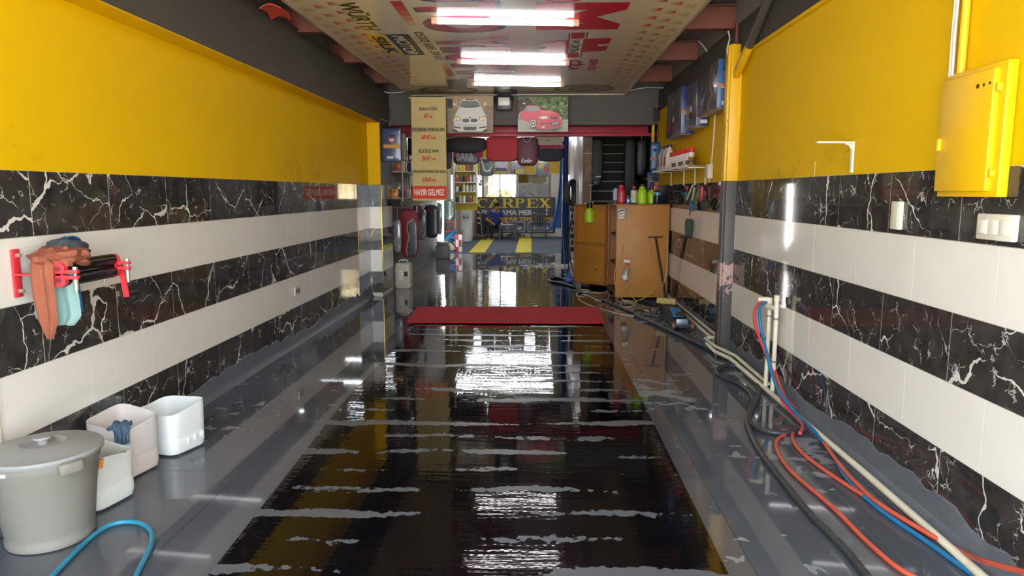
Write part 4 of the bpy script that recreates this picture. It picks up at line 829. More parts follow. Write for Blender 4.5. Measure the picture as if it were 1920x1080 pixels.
S.rect(0, 0, 1, 1, mat('6b5a4a', .5)); S.rect(.06, .05, .72, .93, mat('cfc4b0', .5)); S.poly([(.08, .66), (.3, .88), (.7, .86), (.7, .74), (.35, .72), (.12, .56)], mat('4a3a32', .5)); S.poly([(.1, .48), (.6, .60), (.6, .52), (.1, .40)], mat('4a3a32', .5)); S.rect(.12, .24, .62, .30, mat('a06a50', .5)); S.poly([(.78, .05), (.78, .7), (.62, .95), (.8, .95), (.9, .6), (.9, .05)], mat('93a0a8', .5))
S.mb.build('sticker', cab, smooth=False)
for px, py in ((1168, 468), (1222, 470)):
    p = on(px, py, 9.398); MB().rbox(p, (.006, .006, .13), .002, mat('7a4a1c', .6)).build('scratch_slot', cab)
# bottles on the cabinet
Ztop = CT+.015
def bottle(name, px0, px1, ytop, Y, prof, m, label, cat='bottle', caps=(), bands=(), sy=1., p=2.):
    """prof: (radius share, height share) over the whole height read from the picture"""
    x0 = on(px0, 384, Y).x; x1 = on(px1, 384, Y).x; H_ = on((px0+px1)/2, ytop, Y).z-Ztop; r = (x1-x0)/2; c = Vector(((x0+x1)/2, Y, Ztop))
    t = thing(name, label, cat, c, 'bottles on the wooden cabinet'); MB().lathe([(r*a, H_*z) for a, z in prof], c, m, n=22, sy=sy, p=p).build('body', t)
    for nm, a, z0, z1, cm in caps: MB().lathe([(r*a, H_*z0), (r*a*1.04, H_*(z0+.02)), (r*a, H_*z1), (r*a*.7, H_*z1+.002)], c, cm, n=16).build(nm, t)
    for nm, z0, z1, cm in bands: MB().lathe([(r*1.012, H_*z0), (r*1.012, H_*z1)], c, cm, n=22, cap0=False, cap1=False, sy=sy, p=p).build(nm, t)
    return t, c, r, H_
RB = mat('b81f2c', .35); bp = [(.92, 0), (1, .02), (1, .60), (.97, .66), (.62, .80), (.58, .84)]
t, c, r, H_ = bottle('red_bottle', 1157, 1172, 347, 9.55, [(.95, 0), (1, .02), (1, .70), (.85, .80), (.60, .84), (.60, .86)], RB, 'tall red bottle on the cabinet, second from the left', caps=[('cap', .64, .86, 1., mat('c22430', .35))], bands=[('label', .12, .58, mat('b5424a', .4, noise=.5, scale=60))])
t, c, r, H_ = bottle('grey_bottle', 1149, 1159, 353, 9.62, [(.95, 0), (1, .02), (1, .78), (.8, .95), (.5, 1)], mat('9aa0a4', .5), 'flat grey bottle with a dark foot, leftmost on the cabinet', bands=[('dark_foot', .01, .25, mat('2b2c30', .5))], sy=.5)
x = on(1176, 384, 9.55); t = thing('mug', 'small blue and white mug on the cabinet between the red bottle and the labelled one', 'mug', (x.x, 9.5, Ztop), None)
b = MB(); b.lathe([(.028, 0), (.033, .004), (.034, .08), (.030, .08), (.029, .01)], (x.x, 9.5, Ztop), mat('35449a', .3), n=20); b.build('cup', t)
b = MB(); b.tube(catmull([(x.x+.033, 9.49, Ztop+.065), (x.x+.052, 9.485, Ztop+.06), (x.x+.054, 9.485, Ztop+.03), (x.x+.034, 9.49, Ztop+.018)], 5), .005, mat('d8d8e0', .3), n=8); b.build('handle', t); MB().rbox((x.x+.004, 9.465, Ztop+.045), (.028, .004, .03), .001, mat('d6dbe6', .4)).build('print', t)
blob((x.x+.002, 9.5, Ztop+.095), (.032, .03, .022), mat('5c5038', .9, bump=.5), .15, 8, 5).build('scouring_pad', label='round brown scouring pad on the blue mug', cat='sponge')
bottle('oil_bottle', 1182, 1194, 349, 9.52, [(.95, 0), (1, .02), (1, .70), (.92, .78), (.45, .88), (.42, .90)], mat('4a4538', .25), 'dark bottle with a cream label and red cap, middle of the cabinet top', caps=[('cap', .5, .88, 1., mat('c02a34', .4))], bands=[('label', .08, .76, mat('c9c6a0', .5, noise=.6, scale=45))])
LIME = mat('a6cc10', .38); BLK = mat('17181b', .4)
def sprayer(px0, px1, ytop, Y, label, head=True, hang=False, c=None, r=None, H_=None):
    if c is None:
        x0 = on(px0, 384, Y).x; x1 = on(px1, 384, Y).x; H_ = on((px0+px1)/2, ytop, Y).z-Ztop; r = (x1-x0)/2; c = Vector(((x0+x1)/2, Y, Ztop))
    t = thing('pump_sprayer', label, 'sprayer', c, 'lime green pump sprayers')
    MB().lathe([(r*.9, 0), (r, H_*.03), (r, H_*.62), (r*.93, H_*.72), (r*.62, H_*.92), (r*.5, H_*.94), (r*.5, H_)], c, LIME, n=24).build('tank', t)
    MB().cyl(c+Vector((0, 0, H_)), c+Vector((0, 0, H_+.03)), r*.55, BLK, n=18).build('collar', t)
    if head:
        k = MB(); k.cyl(c+Vector((0, 0, H_+.03)), c+Vector((0, 0, H_+.11)), r*.48, BLK, r1=r*.3, n=16); k.rbox(c+Vector((.0, 0, H_+.15)), (r*2.1, .03, .045), .012, BLK); k.cyl(c+Vector((-r*1.0, 0, H_+.155)), c+Vector((-r*1.45, 0, H_+.15)), .013, BLK, n=10); k.cyl(c+Vector((0, 0, H_+.16)), c+Vector((0, 0, H_+.2)), .014, BLK, n=10); k.build('pump_head', t)
    return t, c, r, H_
sprayer(1194, 1213, 350, 9.55, 'lime green pump sprayer without a head, on the cabinet top', head=False)
sprayer(1212, 1230, 356, 9.68, 'lime green pump sprayer with a black pump head, at the right of the cabinet top')
t, c, r, H_ = bottle('spray_bottle', 1225, 1238, 356, 9.46, [(.95, 0), (1, .02), (1, .80), (.8, .92), (.35, .98), (.32, 1)], BLK, 'black spray bottle with a turquoise band, rightmost on the cabinet', bands=[('turquoise_band', .62, .84, mat('3a9aa6', .4))])
k = MB(); k.rbox(c+Vector((-.02, 0, H_+.03)), (.06, .025, .05), .008, mat('b0402e', .4)); k.build('trigger_head', t)
# sprayer hooked on the door
p = Vector((on(1105, 418, 10.78).x, 10.78, 0)); zt = on(1105, 390, 10.78).z; zb = on(1105, 417, 10.78).z; p.z = zb
t, c, r, H_ = sprayer(0, 0, 0, 0, 'lime green pump sprayer hooked over the top of the open cabinet door', head=False, c=p, r=.072, H_=zt-zb)
k = MB(); k.cyl(c+Vector((0, 0, H_+.02)), c+Vector((0, 0, H_+.08)), .04, BLK, n=12); k.sphere(c+Vector((-.06, 0, H_+.07)), .014, mat('c9cf9a', .5)); k.sphere(c+Vector((.05, 0, H_+.08)), .014, mat('c9cf9a', .5)); k.build('valve', t)
k = MB(); k.cyl(c+Vector((.012, 0, H_+.05)), c+Vector((.012, 0, H_+.34)), .006, mat('a9a28e', .4, metal=.5), n=8); k.cyl(c+Vector((-.02, 0, H_+.34)), c+Vector((.045, 0, H_+.34)), .007, mat('c9c2ae', .4), n=8); k.build('pump_rod', t)
# scrap parts heaped at the cabinet's left edge
rng = random.Random(11)
for k in range(9):
    px = 1133+rng.random()*18; q = on(px, 386, 9.75+rng.random()*.3); q.x = max(q.x, 1.06); q.z = Ztop+.001
    R = rotm(0, 0, rng.random()*3); b = MB(); s_ = .02+.02*rng.random(); b.rbox(q+Vector((0, 0, .008)), (s_*2.2, s_*.7, .016), .004, mat(('8a857c', '4b4a48', 'a7a198')[k % 3], .4, metal=.4), R); b.cyl(q+R @ Vector((-s_, 0, .016)), q+R @ Vector((-s_, 0, .03)), s_*.4, mat('6e6a64', .4, metal=.5), n=8)
    b.build('metal_fitting', label='small metal fitting in the heap at the left edge of the cabinet top', cat='fitting', group='fittings on the cabinet')
# spray bottle and cable loops hanging on the cabinet side
YC = 9.375
b = MB(); pts = [on(x, y, YC) for x, y in ((1167, 470), (1164, 490), (1154, 505), (1152, 525), (1158, 548), (1168, 562), (1178, 568), (1200, 562), (1212, 556), (1228, 540), (1234, 534))]
b.tube(catmull(pts, 6), .006, mat('c49a58', .5), n=6)
pts = [on(x, y, YC-.02) for x, y in ((1168, 490), (1178, 494), (1185, 508), (1186, 528), (1184, 550), (1190, 562), (1200, 572))]; b.tube(catmull(pts, 6), .006, mat('c49a58', .5), n=6)
pts = [on(x, y, YC-.01) for x, y in ((1159, 533), (1168, 538), (1178, 535), (1184, 528))]; b.tube(catmull(pts, 6), .006, mat('c49a58', .5), n=6)
b.build('hung_cable', label='ochre cable hung in loops on the side of the wooden cabinet', cat='cable')
c = on(1170, 527, YC-.06); t = thing('trigger_bottle', 'clear trigger spray bottle hung upright on the cabinet side among cable loops', 'bottle', c); CLEAR = mat('c9c2ae', .15, trans=.55)
Rb = rotm(0, .2, 0)
MB().lathe([(.03, 0), (.042, .006), (.042, .13), (.036, .16), (.016, .20), (.014, .215)], c, CLEAR, n=20, R=Rb).build('body', t); MB().lathe([(.0435, .03), (.0435, .085)], c, mat('d8d2c0', .5), n=20, R=Rb, cap0=False, cap1=False).build('label', t)
MB().lathe([(.018, .21), (.018, .235)], c, mat('c8322c', .4), n=14, R=Rb).build('collar', t); MB().rbox(c+Rb @ Vector((-.02, 0, .265)), (.085, .025, .04), .008, mat('e2e0da', .4), Rb).build('trigger_head', t)
# iron T-bar leaning on the cabinet side
t = thing('tee_bar', 'dark iron T-handled bar leaning against the cabinet side', 'bar', on(1238, 562, 9.3)*0+Vector((1.70, 9.28, 0))); IR = mat('4a4038', .5, metal=.5)
b = MB(); b.bar(on(1229, 443, 9.37), Vector((1.70, 9.27, .02)), .035, .016, IR); b.build('shaft', t); MB().cyl(on(1215, 445, 9.37), on(1243, 444, 9.37), .008, IR, n=8).build('handle', t)
hose('power_cable', [(1243, 575), (1215, 588), (1180, 592), (1140, 583), (1105, 572), (1085, 560), (1095, 552), (1118, 560), (1130, 552), (1142, 550), (1138, 562), (1115, 562)], .007, mat('b6ab94', .5), 'pale cable snaking over the floor in front of the wooden cabinet', 'cable', pre=[on(1250, 448, 9.36), on(1252, 480, 9.34), on(1249, 515, 9.3), on(1240, 545, 9.25)])
hose('power_cable', [(1080, 548), (1090, 543), (1105, 545), (1100, 553), (1085, 556), (1082, 550), (1100, 547), (1125, 549), (1140, 545)], .006, mat('c9c0ac', .5), 'white cable coiled on the floor below the open cabinet door', 'cable', z=.007)
hose('power_cable', [(1150, 570), (1166, 564), (1186, 565), (1190, 572), (1172, 576), (1163, 570), (1178, 566), (1205, 580), (1225, 585)], .006, mat('c9c0ac', .5), 'white cable ring on the floor at the foot of the cabinet side', 'cable', z=.008)
# planks and bars on the floor there
for k, (a, c, lab) in enumerate((((1190, 578), (1240, 582), 'grey flat bar on the floor at the cabinet foot, nearer the cabinet'), ((1200, 588), (1238, 592), 'grey flat bar on the floor at the cabinet foot, nearer the jack'))):
    MB().bar(PZ(*a, .015+.02*0), PZ(*c, .015), .07, .02, mat('5a544c', .7), .003).build('flat_bar', label=lab, cat='bar')
# trolley jack
JK = mat('45494d', .5, metal=.5, noise=.2); t = thing('trolley_jack', 'low steel trolley jack with a blue middle and rusty wheels by the right wall', 'jack', (1.55, 7.9, 0))
for s_ in (-1, 1):
    pf = [(0, .02), (.95, .03), (.98, .09), (.72, .16), (.45, .15), (.05, .075)]
    MB().prism(pf, (1.545+s_*.075-.008, 7.45, 0), (0, 1, 0), (0, 0, 1), .016, JK).build('side_plate', t)
    w_ = MB(); w_.cyl((1.545+s_*.115, 7.47, .045), (1.545+s_*.085, 7.47, .045), .045, mat('8a5a40', .6, metal=.3), n=20); w_.build('front_wheel', t)
    MB().cyl((1.545+s_*.12, 8.34, .04), (1.545+s_*.095, 8.34, .04), .038, JK, n=16).build('rear_wheel', t)
MB().cyl((1.44, 7.47, .045), (1.69, 7.47, .045), .012, JK, n=10).build('axle', t); MB().rbox((1.545, 7.50, .07), (.13, .05, .09), .006, mat('7d8488', .4, metal=.5)).build('nose_block', t)
MB().rbox((1.545, 7.80, .135), (.12, .26, .03), .006, mat('2f7fae', .4), rotm(.18, 0, 0)).build('blue_plate', t); MB().rbox((1.545, 8.15, .10), (.11, .34, .09), .01, JK).build('body', t); MB().lathe([(.05, 0), (.055, .02), (.04, .03), (.0, .032)], (1.545, 7.62, .13), JK, n=16).build('saddle', t)
MB().rbox((1.51, 8.28, .19), (.215, .09, .065), .005, mat('b39a5a', .7, noise=.15), rotm(0, .06, -.1)).build('wood_block', label='pale wooden block lying on the trolley jack', cat='block')
MB().rbox((1.40, 8.45, .045), (.09, .12, .09), .02, mat('4c4846', .6, metal=.3)).build('dark_block', label='dark metal lump on the floor behind the trolley jack', cat='block')
# ================================================================== right wall between column and lintel
t = thing('wall_shelf', 'narrow shelf on cream angle brackets on the yellow right wall', 'shelf', (1.65, 8.6, 1.70))
MB().rbox((1.645, 8.62, 1.728), (.20, 2.25, .018), .002, mat('8a6a48', .6)).build('board', t)
MB().box(1.538, 7.5, 1.712, 1.545, 9.75, 1.738, CR).build('front_lip', t, smooth=False)
for y in (9.44, 8.62, 8.02, 7.46+.06):
    b = MB(); b.rbox((1.742, y, 1.625), (.012, .026, .18), .003, CR); b.rbox((1.65, y, 1.712), (.19, .024, .010), .002, CR); b.build('bracket', t)
SZ = 1.738
for k in range(9):
    y = 7.68+.135*k; c = Vector((1.625, y, SZ)); t = thing('spray_can', 'red-capped white spray can, number %s along the wall shelf from the column' % ('one two three four five six seven eight nine'.split()[k]), 'spray can', c, 'spray cans on the wall shelf')
    t['label'] = ('red-capped spray can nearest the column on the wall shelf', 'second red-capped spray can from the column', 'third red-capped spray can from the column', 'fourth red-capped spray can from the column', 'middle one of the nine red-capped spray cans', 'fourth red-capped spray can from the oil jugs', 'third red-capped spray can from the oil jugs', 'second red-capped spray can from the oil jugs', 'red-capped spray can right beside the oil jugs')[k]
    MB().lathe([(.030, 0), (.032, .004), (.032, .135), (.030, .14)], c, mat('ddd6ca', .35), n=16).build('body', t); MB().lathe([(.0305, .138), (.0325, .142), (.0325, .185), (.028, .192), (.0, .193)], c, mat('d42a22', .4), n=16).build('cap', t); MB().lathe([(.0325, .015), (.0325, .06)], c, mat(('3a6a4a', '8a2a2a', 'd8d4cc')[k % 3], .4), n=16, cap0=False, cap1=False).build('label', t)
def jug(c, m, lab, label, s_=1.):
    t = thing('oil_jug', label, 'jug', c, 'oil jugs on the wall shelf')
    b = MB(); rings = []
    for z, k, dx in ((0, .92, 0), (.01, 1, 0), (.17, 1, 0), (.21, .9, .0), (.25, .45, -.02), (.27, .24, -.03), (.275, .24, -.03)):
        rings.append([Vector(c)+Vector((q.x*s_, (q.y+dx)*s_, z*s_)) for q in b.ringv((0, 0, 0), (1, 0, 0), (0, 1, 0), .055*k, 20, .085*k, p=4)])
    b.loft(rings, m); b.build('body', t); MB().cyl(Vector(c)+Vector((0, -.03*s_, .275*s_)), Vector(c)+Vector((0, -.03*s_, .305*s_)), .022*s_, mat('23242a', .4), n=14).build('cap', t)
    b = MB(); b.tube(catmull([Vector(c)+Vector((0, y*s_, z*s_)) for y, z in ((-.02, .245), (.03, .262), (.075, .24), (.082, .19))], 5), .012*s_, m, n=8); b.build('handle', t)
    MB().rbox(Vector(c)+Vector((-.055*s_, 0, .10*s_)), (.004, .11*s_, .11*s_), .001, lab).build('label', t)
jug((1.63, 9.02, SZ), mat('d0cac0', .4), mat('7a2a30', .5, noise=.5, scale=30), 'pale oil jug with a black and red label next to the spray cans'); jug((1.63, 9.24, SZ), mat('bdb6ac', .4), mat('96525a', .5), 'pale oil jug second from the spray cans, with a pinkish label'); jug((1.62, 9.46, SZ), mat('a7a096', .4), mat('3a3436', .5, noise=.5), 'greyish oil jug farthest along the wall shelf')
c = Vector((1.60, 7.56, SZ)); t = thing('gold_cup', 'little golden cup at the column end of the wall shelf', 'cup', c); MB().lathe([(.022, 0), (.024, .006), (.008, .012), (.008, .03), (.026, .05), (.034, .085), (.031, .085), (.0, .05)], c, mat('b08a46', .3, metal=.6), n=18).build('bowl', t)
for s_ in (-1, 1):
    b = MB(); b.tube(catmull([c+Vector((0, s_*.03, .075)), c+Vector((0, s_*.048, .07)), c+Vector((0, s_*.028, .05))], 4), .003, mat('b08a46', .3, metal=.6), n=6); b.build('handle', t)
t = thing('junction_box', 'white junction box below the shelf end on the yellow wall', 'box', (1.72, 7.28, 1.6)); MB().rbox((1.722, 7.28, 1.665), (.055, .12, .14), .006, mat('cfc8b6', .5)).build('housing', t)
b = MB(); b.tube(catmull([(1.735, 7.25, 1.735), (1.738, 7.22, 1.95), (1.738, 7.18, 2.2), (1.738, 7.16, 2.6)], 5), .008, mat('d4cba8', .5), n=8); b.tube(catmull([(1.73, 7.26, 1.60), (1.725, 7.27, 1.565), (1.735, 7.30, 1.56), (1.738, 7.33, 1.60)], 5), .006, mat('d4cba8', .5), n=8); b.build('cable', t)
# packaged mat sets hanging from the right beam
PB = mat('2f5f92', .35, noise=.12, scale=9); PG = mat('4d4a4a', .3, noise=.35, scale=14, coat=.3); PN = mat('223a78', .35); CRD = mat('b5a688', .6)
def package(y0, y1, z0, z1, x0, x1, blue, label, slot=False):
    t = thing('mat_package', label, 'package', ((x0+x1)/2, (y0+y1)/2, z0), 'packaged car mats hanging on the right wall')
    MB().rbox(((x0+x1)/2, (y0+y1)/2, (z0+z1)/2), (x1-x0, y1-y0, z1-z0), .012, PG).build('plastic_sleeve', t)
    MB().rbox(((x0+x1)/2, y0-.001, (z0+z1)/2), (x1-x0-.004, .006, z1-z0-.004), .002, blue).build('card_end', t)
    MB().box(x0+.01, y0+.01, z0-.006, x1-.01, y1-.01, z0-.001, CRD).build('card_base', t, smooth=False)
    Sx = Sheet((x1, y0-.005, z0), (x0-x1, 0, 0), (0, 0, z1-z0), Vector((0, -1, 0))); Sx.O = Vector((x0, y0-.005, z0)); Sx.U = Vector((x1-x0, 0, 0))
    Sx.rect(0, .44, 1, .50, mat('d0784e', .5)); Sx.rect(.25, .40, 1, .44, mat('d8b89a', .5)); Sx.poly([(.35, .72), (.95, .72), (.65, .56)], mat('c85a34', .5)); Sx.text('4', .5, .60, .8, .71, mat('efe6dc', .5), bold=.05); Sx.rect(.35, .06, .95, .14, mat('d8d8dc', .5))
    if slot: Sx.ell(.7, .80, .38, .035, mat('14161c', .5))
    Sx.mb.build('card_print', t, smooth=False)
    rg = random.Random(int(y0*100)); Sy = Sheet((x0-.0015, y1, z0), (0, y0-y1, 0), (0, 0, z1-z0), Vector((-1, 0, 0)))
    for k in range(16):
        cx, cy, w_, h_ = rg.uniform(.08, .9), rg.uniform(.08, .9), rg.uniform(.03, .09), rg.uniform(.04, .13); Sy.poly([(cx+w_*math.cos(a*.785)*rg.uniform(.6, 1.2), cy+h_*math.sin(a*.785)*rg.uniform(.6, 1.2)) for a in range(8)], mat(('7d7a76', '33343a', '9a958e', '5d5a58', '262a44')[k % 5], .35))
    Sy.mb.build('side_print', t, smooth=False, kind='stuff')
    b = MB(); b.rbox((x0-.002, (y0+y1)/2-.1, z0+.22), (.006, .10, .17), .003, mat('17171a', .4)) if slot else b.cyl((x0-.004, (y0+y1)/2, z0+.2), (x0+.002, (y0+y1)/2, z0+.2), .035, mat('c9c4bc', .5), n=14); b.build('handle_slot' if slot else 'badge', t)
    MB().tube(catmull([((x0+x1)/2, (y0+y1)/2, z1-.01), ((x0+x1)/2+.01, (y0+y1)/2, z1+.03), (1.737, (y0+y1)/2, max(z1+.04, 2.66))], 4), .004, mat('8a8a88', .4, metal=.6), n=6).build('hook', t)
package(6.62, 7.42, 2.215, 2.645, 1.61, 1.738, PB, 'packaged mat set with a bright blue card end right behind the yellow column', True)
package(7.48, 8.0, 2.13, 2.60, 1.615, 1.738, PN, 'packaged mat set hanging second from the yellow column')
package(8.06, 8.95, 2.10, 2.62, 1.575, 1.72, PN, 'packaged mat set hanging nearest the lintel, with a narrow navy card end')
# brushes on hooks
t = thing('bottle_brush', 'green round brush on a dark rod hanging low on the right wall', 'brush', (1.70, 8.03, .95)); b = MB(); b.cyl((1.705, 8.04, 1.20), (1.705, 8.03, 1.42), .008, mat('3a302a', .5), n=8); b.build('rod', t)
b = MB(); b.lathe([(.02, 0), (.04, .02), (.048, .10), (.046, .18), (.03, .205)], (1.70, 8.03, .955), mat('3f4f3c', .95, noise=.4, scale=90, bump=1., bscale=160), n=20); b.build('bristles', t)
def wp_(x, y, X=1.715): return PX(x, y, X)
t = thing('yellow_stick_brush', 'brush with a slim pale yellow handle hanging on the right wall', 'brush', wp_(1288, 375)); MB().cyl(wp_(1299, 348), wp_(1288, 374), .013, mat('c9c68a', .5), n=10).build('handle', t); MB().cyl(wp_(1288, 374), wp_(1285, 381), .018, mat('55523f', .9), n=10).build('bristles', t)
t = thing('blue_brush', 'blue headed brush with a white neck hanging on the right wall', 'brush', wp_(1297, 395)); MB().cyl(wp_(1302, 352), wp_(1297, 380), .010, mat('c9c6c0', .5), n=10).build('handle', t); MB().rbox(wp_(1298, 386, 1.70), (.05, .11, .085), .015, mat('355a86', .6), rotm(.5, 0, 0)).build('head', t)
t = thing('red_handled_brush', 'hand brush with a red handle and dark green bristles on the right wall', 'brush', wp_(1320, 385)); MB().rbox(wp_(1316, 364, 1.715), (.04, .05, .17), .015, mat('b02436', .4), rotm(.1, 0, 0)).build('handle', t)
b = blob(wp_(1322, 383, 1.70), (.035, .11, .06), mat('3e4632', .95, bump=1., bscale=120), .25, 12, 3); b.build('bristles', t)
t = thing('grip_pliers', 'black curved hose clamp hanging between the brushes', 'clamp', wp_(1309, 375)); b = MB(); b.tube(catmull([wp_(x, y) for x, y in ((1306, 353), (1303, 365), (1306, 376), (1311, 372), (1313, 360), (1309, 352))], 5), .008, mat('5a5652', .5), n=8); b.build('ring', t)
MB().cyl(wp_(1317, 345, 1.745), wp_(1317, 353, 1.73), .005, mat('8a8070', .4, metal=.5), n=6).build('hook', t)
# wires and small things up under the roof
def wire(px, Y, m, label, r=.006):
    b = MB(); b.tube(catmull([PY(x, y, Y) for x, y in px], 6), r, m, n=6); b.build('roof_wire', label=label, cat='wire')
WW = mat('cfc8ba', .5)
wire([(1365, 58), (1368, 72), (1364, 88), (1364, 103)], 6.42, WW, 'white wire hanging down to the top of the yellow column')
wire([(1176, 171), (1200, 166), (1218, 164), (1245, 165)], 10.2, WW, 'white wire along the lintel right of the sign board'); wire([(706, 160), (716, 168), (728, 174), (760, 172)], 10.2, WW, 'white wire along the lintel left of the sign board'); wire([(1310, 77), (1318, 85), (1326, 97)], 7.6, WW, 'short white wire end sticking out under the roof on the right')
# rust-red bracket hook on the lintel's right end
c = PY(1240, 195, 10.5); t = thing('grate_holder', 'dark comb-like grate with a rust-red top on the lintel beside the right wall', 'grate', c); MB().rbox(c+Vector((0, .0, -.04)), (.24, .05, .02), .004, mat('7a4a3c', .6)).build('top_bar', t)
for k in range(6): MB().rbox(c+Vector((-.10+.04*k, 0, -.14)), (.018, .04, .19), .004, mat('3e3a38', .6)).build('tooth', t)
MB().rbox(c+Vector((.02, 0, .04)), (.07, .05, .15), .008, mat('8a4434', .6)).build('rust_stub', t)
# red thing peeking over the sign board at the upper left
c = PZ(520, 12, 2.86); b = MB(); P = []
for i in range(9):
    P.append([Vector((c.x-.10+.02*i-.05*(j/6)**2, c.y+.06*j-.1, 2.84+.03*math.sin(i*.4)-.04*abs(j/6-.5))) for j in range(7)])
b.grid(P, mat('d2442e', .5), two=.006); b.build('red_flap', label='scrap of red plastic sticking out beside the sign board at upper left', cat='scrap')
# ================================================================== the shop behind
def puff(mb, px, Y, th, m, p=5., n=36, round_top=False):
    """soft upright slab facing the camera at depth Y from a pixel box (left, top, right, bottom)"""
    a = PY(px[0], px[3], Y); b_ = PY(px[2], px[1], Y); c = (a+b_)/2; rx, rz = abs(b_.x-a.x)/2, abs(b_.z-a.z)/2; rings = []
    for y, k in ((th/2, .80), (th*.38, .94), (0, 1.), (-th*.38, .94), (-th/2, .80)):
        r = []
        for q in mb.ringv((0, 0, 0), (1, 0, 0), (0, 0, 1), rx*k, n, rz*k, p=p):
            if not round_top and q.z > 0: q = Vector((math.copysign(min(rx*k, abs(q.x)*1.12), q.x), q.y, q.z))
            r.append(c+Vector((q.x, y, q.z)))
        rings.append(r)
    mb.loft(rings, m); return c
def hang(name, px, Y, th, m, label, cat, p=5., group=None, extra=None, loop=True):
    t = thing(name, label, cat, PY((px[0]+px[2])/2, px[1], Y), group); b = MB(); c = puff(b, px, Y, th, m, p); b.build('body', t)
    if loop:
        zt = PY(px[0], px[1], Y).z; MB().tube([(c.x, Y, zt-.02), (c.x, Y, zt+.05), (c.x, 10.97 if Y < 12 else Y, 2.34 if Y < 12 else 2.99)], .004, mat('8a8a88', .4), n=6).build('hanger', t)
    if extra: extra(t, c, Y-th/2-.002)
    return t
def patch(t, px, Y, m, name='patch'):
    s_ = sheet_px(Y, *px); s_.N = N_; s_.rect(0, 0, 1, 1, m); s_.mb.build(name, t, smooth=False)
CLOTHK = mat('2a2a2e', .75, bump=.2); CLOTHR = mat('b5303a', .7, bump=.2, noise=.08); MARO = mat('5c1f30', .5, bump=.2); CRIM = mat('8f1f3c', .7); GCL = mat('77757a', .35, noise=.4, scale=20, coat=.4)
g_h = 'goods hanging below the red rail'
hang('seat_cover', (838, 257, 912, 287), 11.15, .10, CLOTHK, 'wide black seat cover hanging below the red rail, left of the red one', 'seat cover', 3.2, g_h, lambda t, c, y: (patch(t, (850, 279, 856, 294), y+.03, CRIM, 'red_trim'), patch(t, (893, 284, 905, 296), y+.03, CRIM, 'red_trim')))
def dark_pack(t, c, y):
    s_ = sheet_px(y-.004, 856, 285, 888, 302); s_.N = N_; s_.text('BAR&', 0, 0, 1, 1, mat('8a878c', .4), bold=.03); s_.mb.build('lettering', t, smooth=False)
hang('sleeve_pack', (850, 280, 899, 309), 11.35, .07, mat('3b393d', .4, noise=.3), 'dark sleeved pack with grey lettering below the black seat cover', 'package', 4, g_h, dark_pack)
hang('seat_cover', (912, 256, 973, 303), 11.0, .12, CLOTHR, 'plain red seat cover hanging below the red rail', 'seat cover', 5.5, g_h, lambda t, c, y: patch(t, (918, 297, 968, 298.2), y+.01, mat('7c1822', .6), 'seam'))
def konfor(t, c, y):
    s_ = sheet_px(y-.004, 977, 297, 998, 305); s_.N = N_; s_.text('Konfor', 0, 0, 1, 1, mat('d8cdd0', .5), bold=.01, shear=.4); s_.mb.build('lettering', t, smooth=False)
    b = MB(); cc = PY(988, 263, y-.004); b.tube(catmull([cc+Vector((-.06, 0, .05)), cc+Vector((-.04, 0, -.01)), cc+Vector((0, 0, -.025)), cc+Vector((.04, 0, -.01)), cc+Vector((.06, 0, .05))], 5), .006, mat('b9a8ae', .4), n=6); b.build('carry_loop', t)
    patch(t, (998, 276, 1006, 292), y+.012, mat('b9b9b4', .3), 'painted_highlight')  # highlight painted as a pale patch on the pack
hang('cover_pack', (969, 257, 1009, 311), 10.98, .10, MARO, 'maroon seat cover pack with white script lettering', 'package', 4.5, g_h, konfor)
hang('seat_cover', (1007, 262, 1057, 303), 11.1, .10, mat('1b2230', .7), 'navy and crimson seat cover hanging right of the maroon pack', 'seat cover', 4.5, g_h, lambda t, c, y: patch(t, (1012, 270, 1058, 279), y, CRIM, 'crimson_top'))
hang('cardboard_strip', (1002, 256, 1055, 272), 10.99, .012, mat('a09684', .7), 'grey cardboard strip in front of the navy seat cover', 'cardboard', 30, g_h, lambda t, c, y: patch(t, (1024, 263.5, 1032, 264.5), y-.002, mat('4a443c', .7), 'dark_mark'))
hang('boot_liner', (833, 262, 848, 317), 11.4, .06, mat('33333c', .5), 'dark boot liner hanging just right of the beige banner', 'package', 2.6, g_h)
hang('boot_liner', (762, 258, 776, 290), 10.99, .06, mat('1e1e22', .6), 'black boot liner hanging behind the left edge of the beige banner', 'package', 3, g_h)
# farther back
g_m = 'packs hanging in the shop'
def vee(t, c, y):
    s_ = sheet_px(y-.003, 902, 302, 925, 322); s_.N = N_; s_.poly([(0, 1), (.12, 1), (.3, .25), (.5, .12), (.72, .25), (.95, .75), (1, .75), (.78, .05), (.5, -.05), (.22, .05)], mat('cfd3d4', .3)); s_.mb.build('white_trim', t, smooth=False); patch(t, (905, 299, 918, 305), y-.003, mat('22242a', .4), 'name_tag')
hang('sleeve_pack', (900, 296, 926, 330), 15.6, .10, mat('6d6e72', .35, noise=.2), 'grey pack with a white curved trim hanging in the shop', 'package', 6, g_m, vee)
hang('sleeve_pack', (927, 302, 955, 328), 15.8, .10, mat('a9a9ae', .3, noise=.25), 'pale silver pack hanging left of the shop window middle', 'package', 7, g_m, lambda t, c, y: (patch(t, (928, 321, 948, 327), y-.003, mat('bda95a', .5), 'yellow_card'), patch(t, (928, 315, 950, 321), y-.003, mat('5c5560', .5), 'photo_print')))
hang('sleeve_pack', (957, 302, 984, 328), 15.8, .10, mat('8f8d93', .3, noise=.4, scale=30), 'streaky silver pack with a yellow card, second from the right in the shop', 'package', 7, g_m, lambda t, c, y: (patch(t, (964, 317, 982, 326), y-.003, mat('c9b86a', .5), 'yellow_card'), patch(t, (958, 318, 966, 327), y-.003, mat('6f6c80', .4), 'photo_print')))
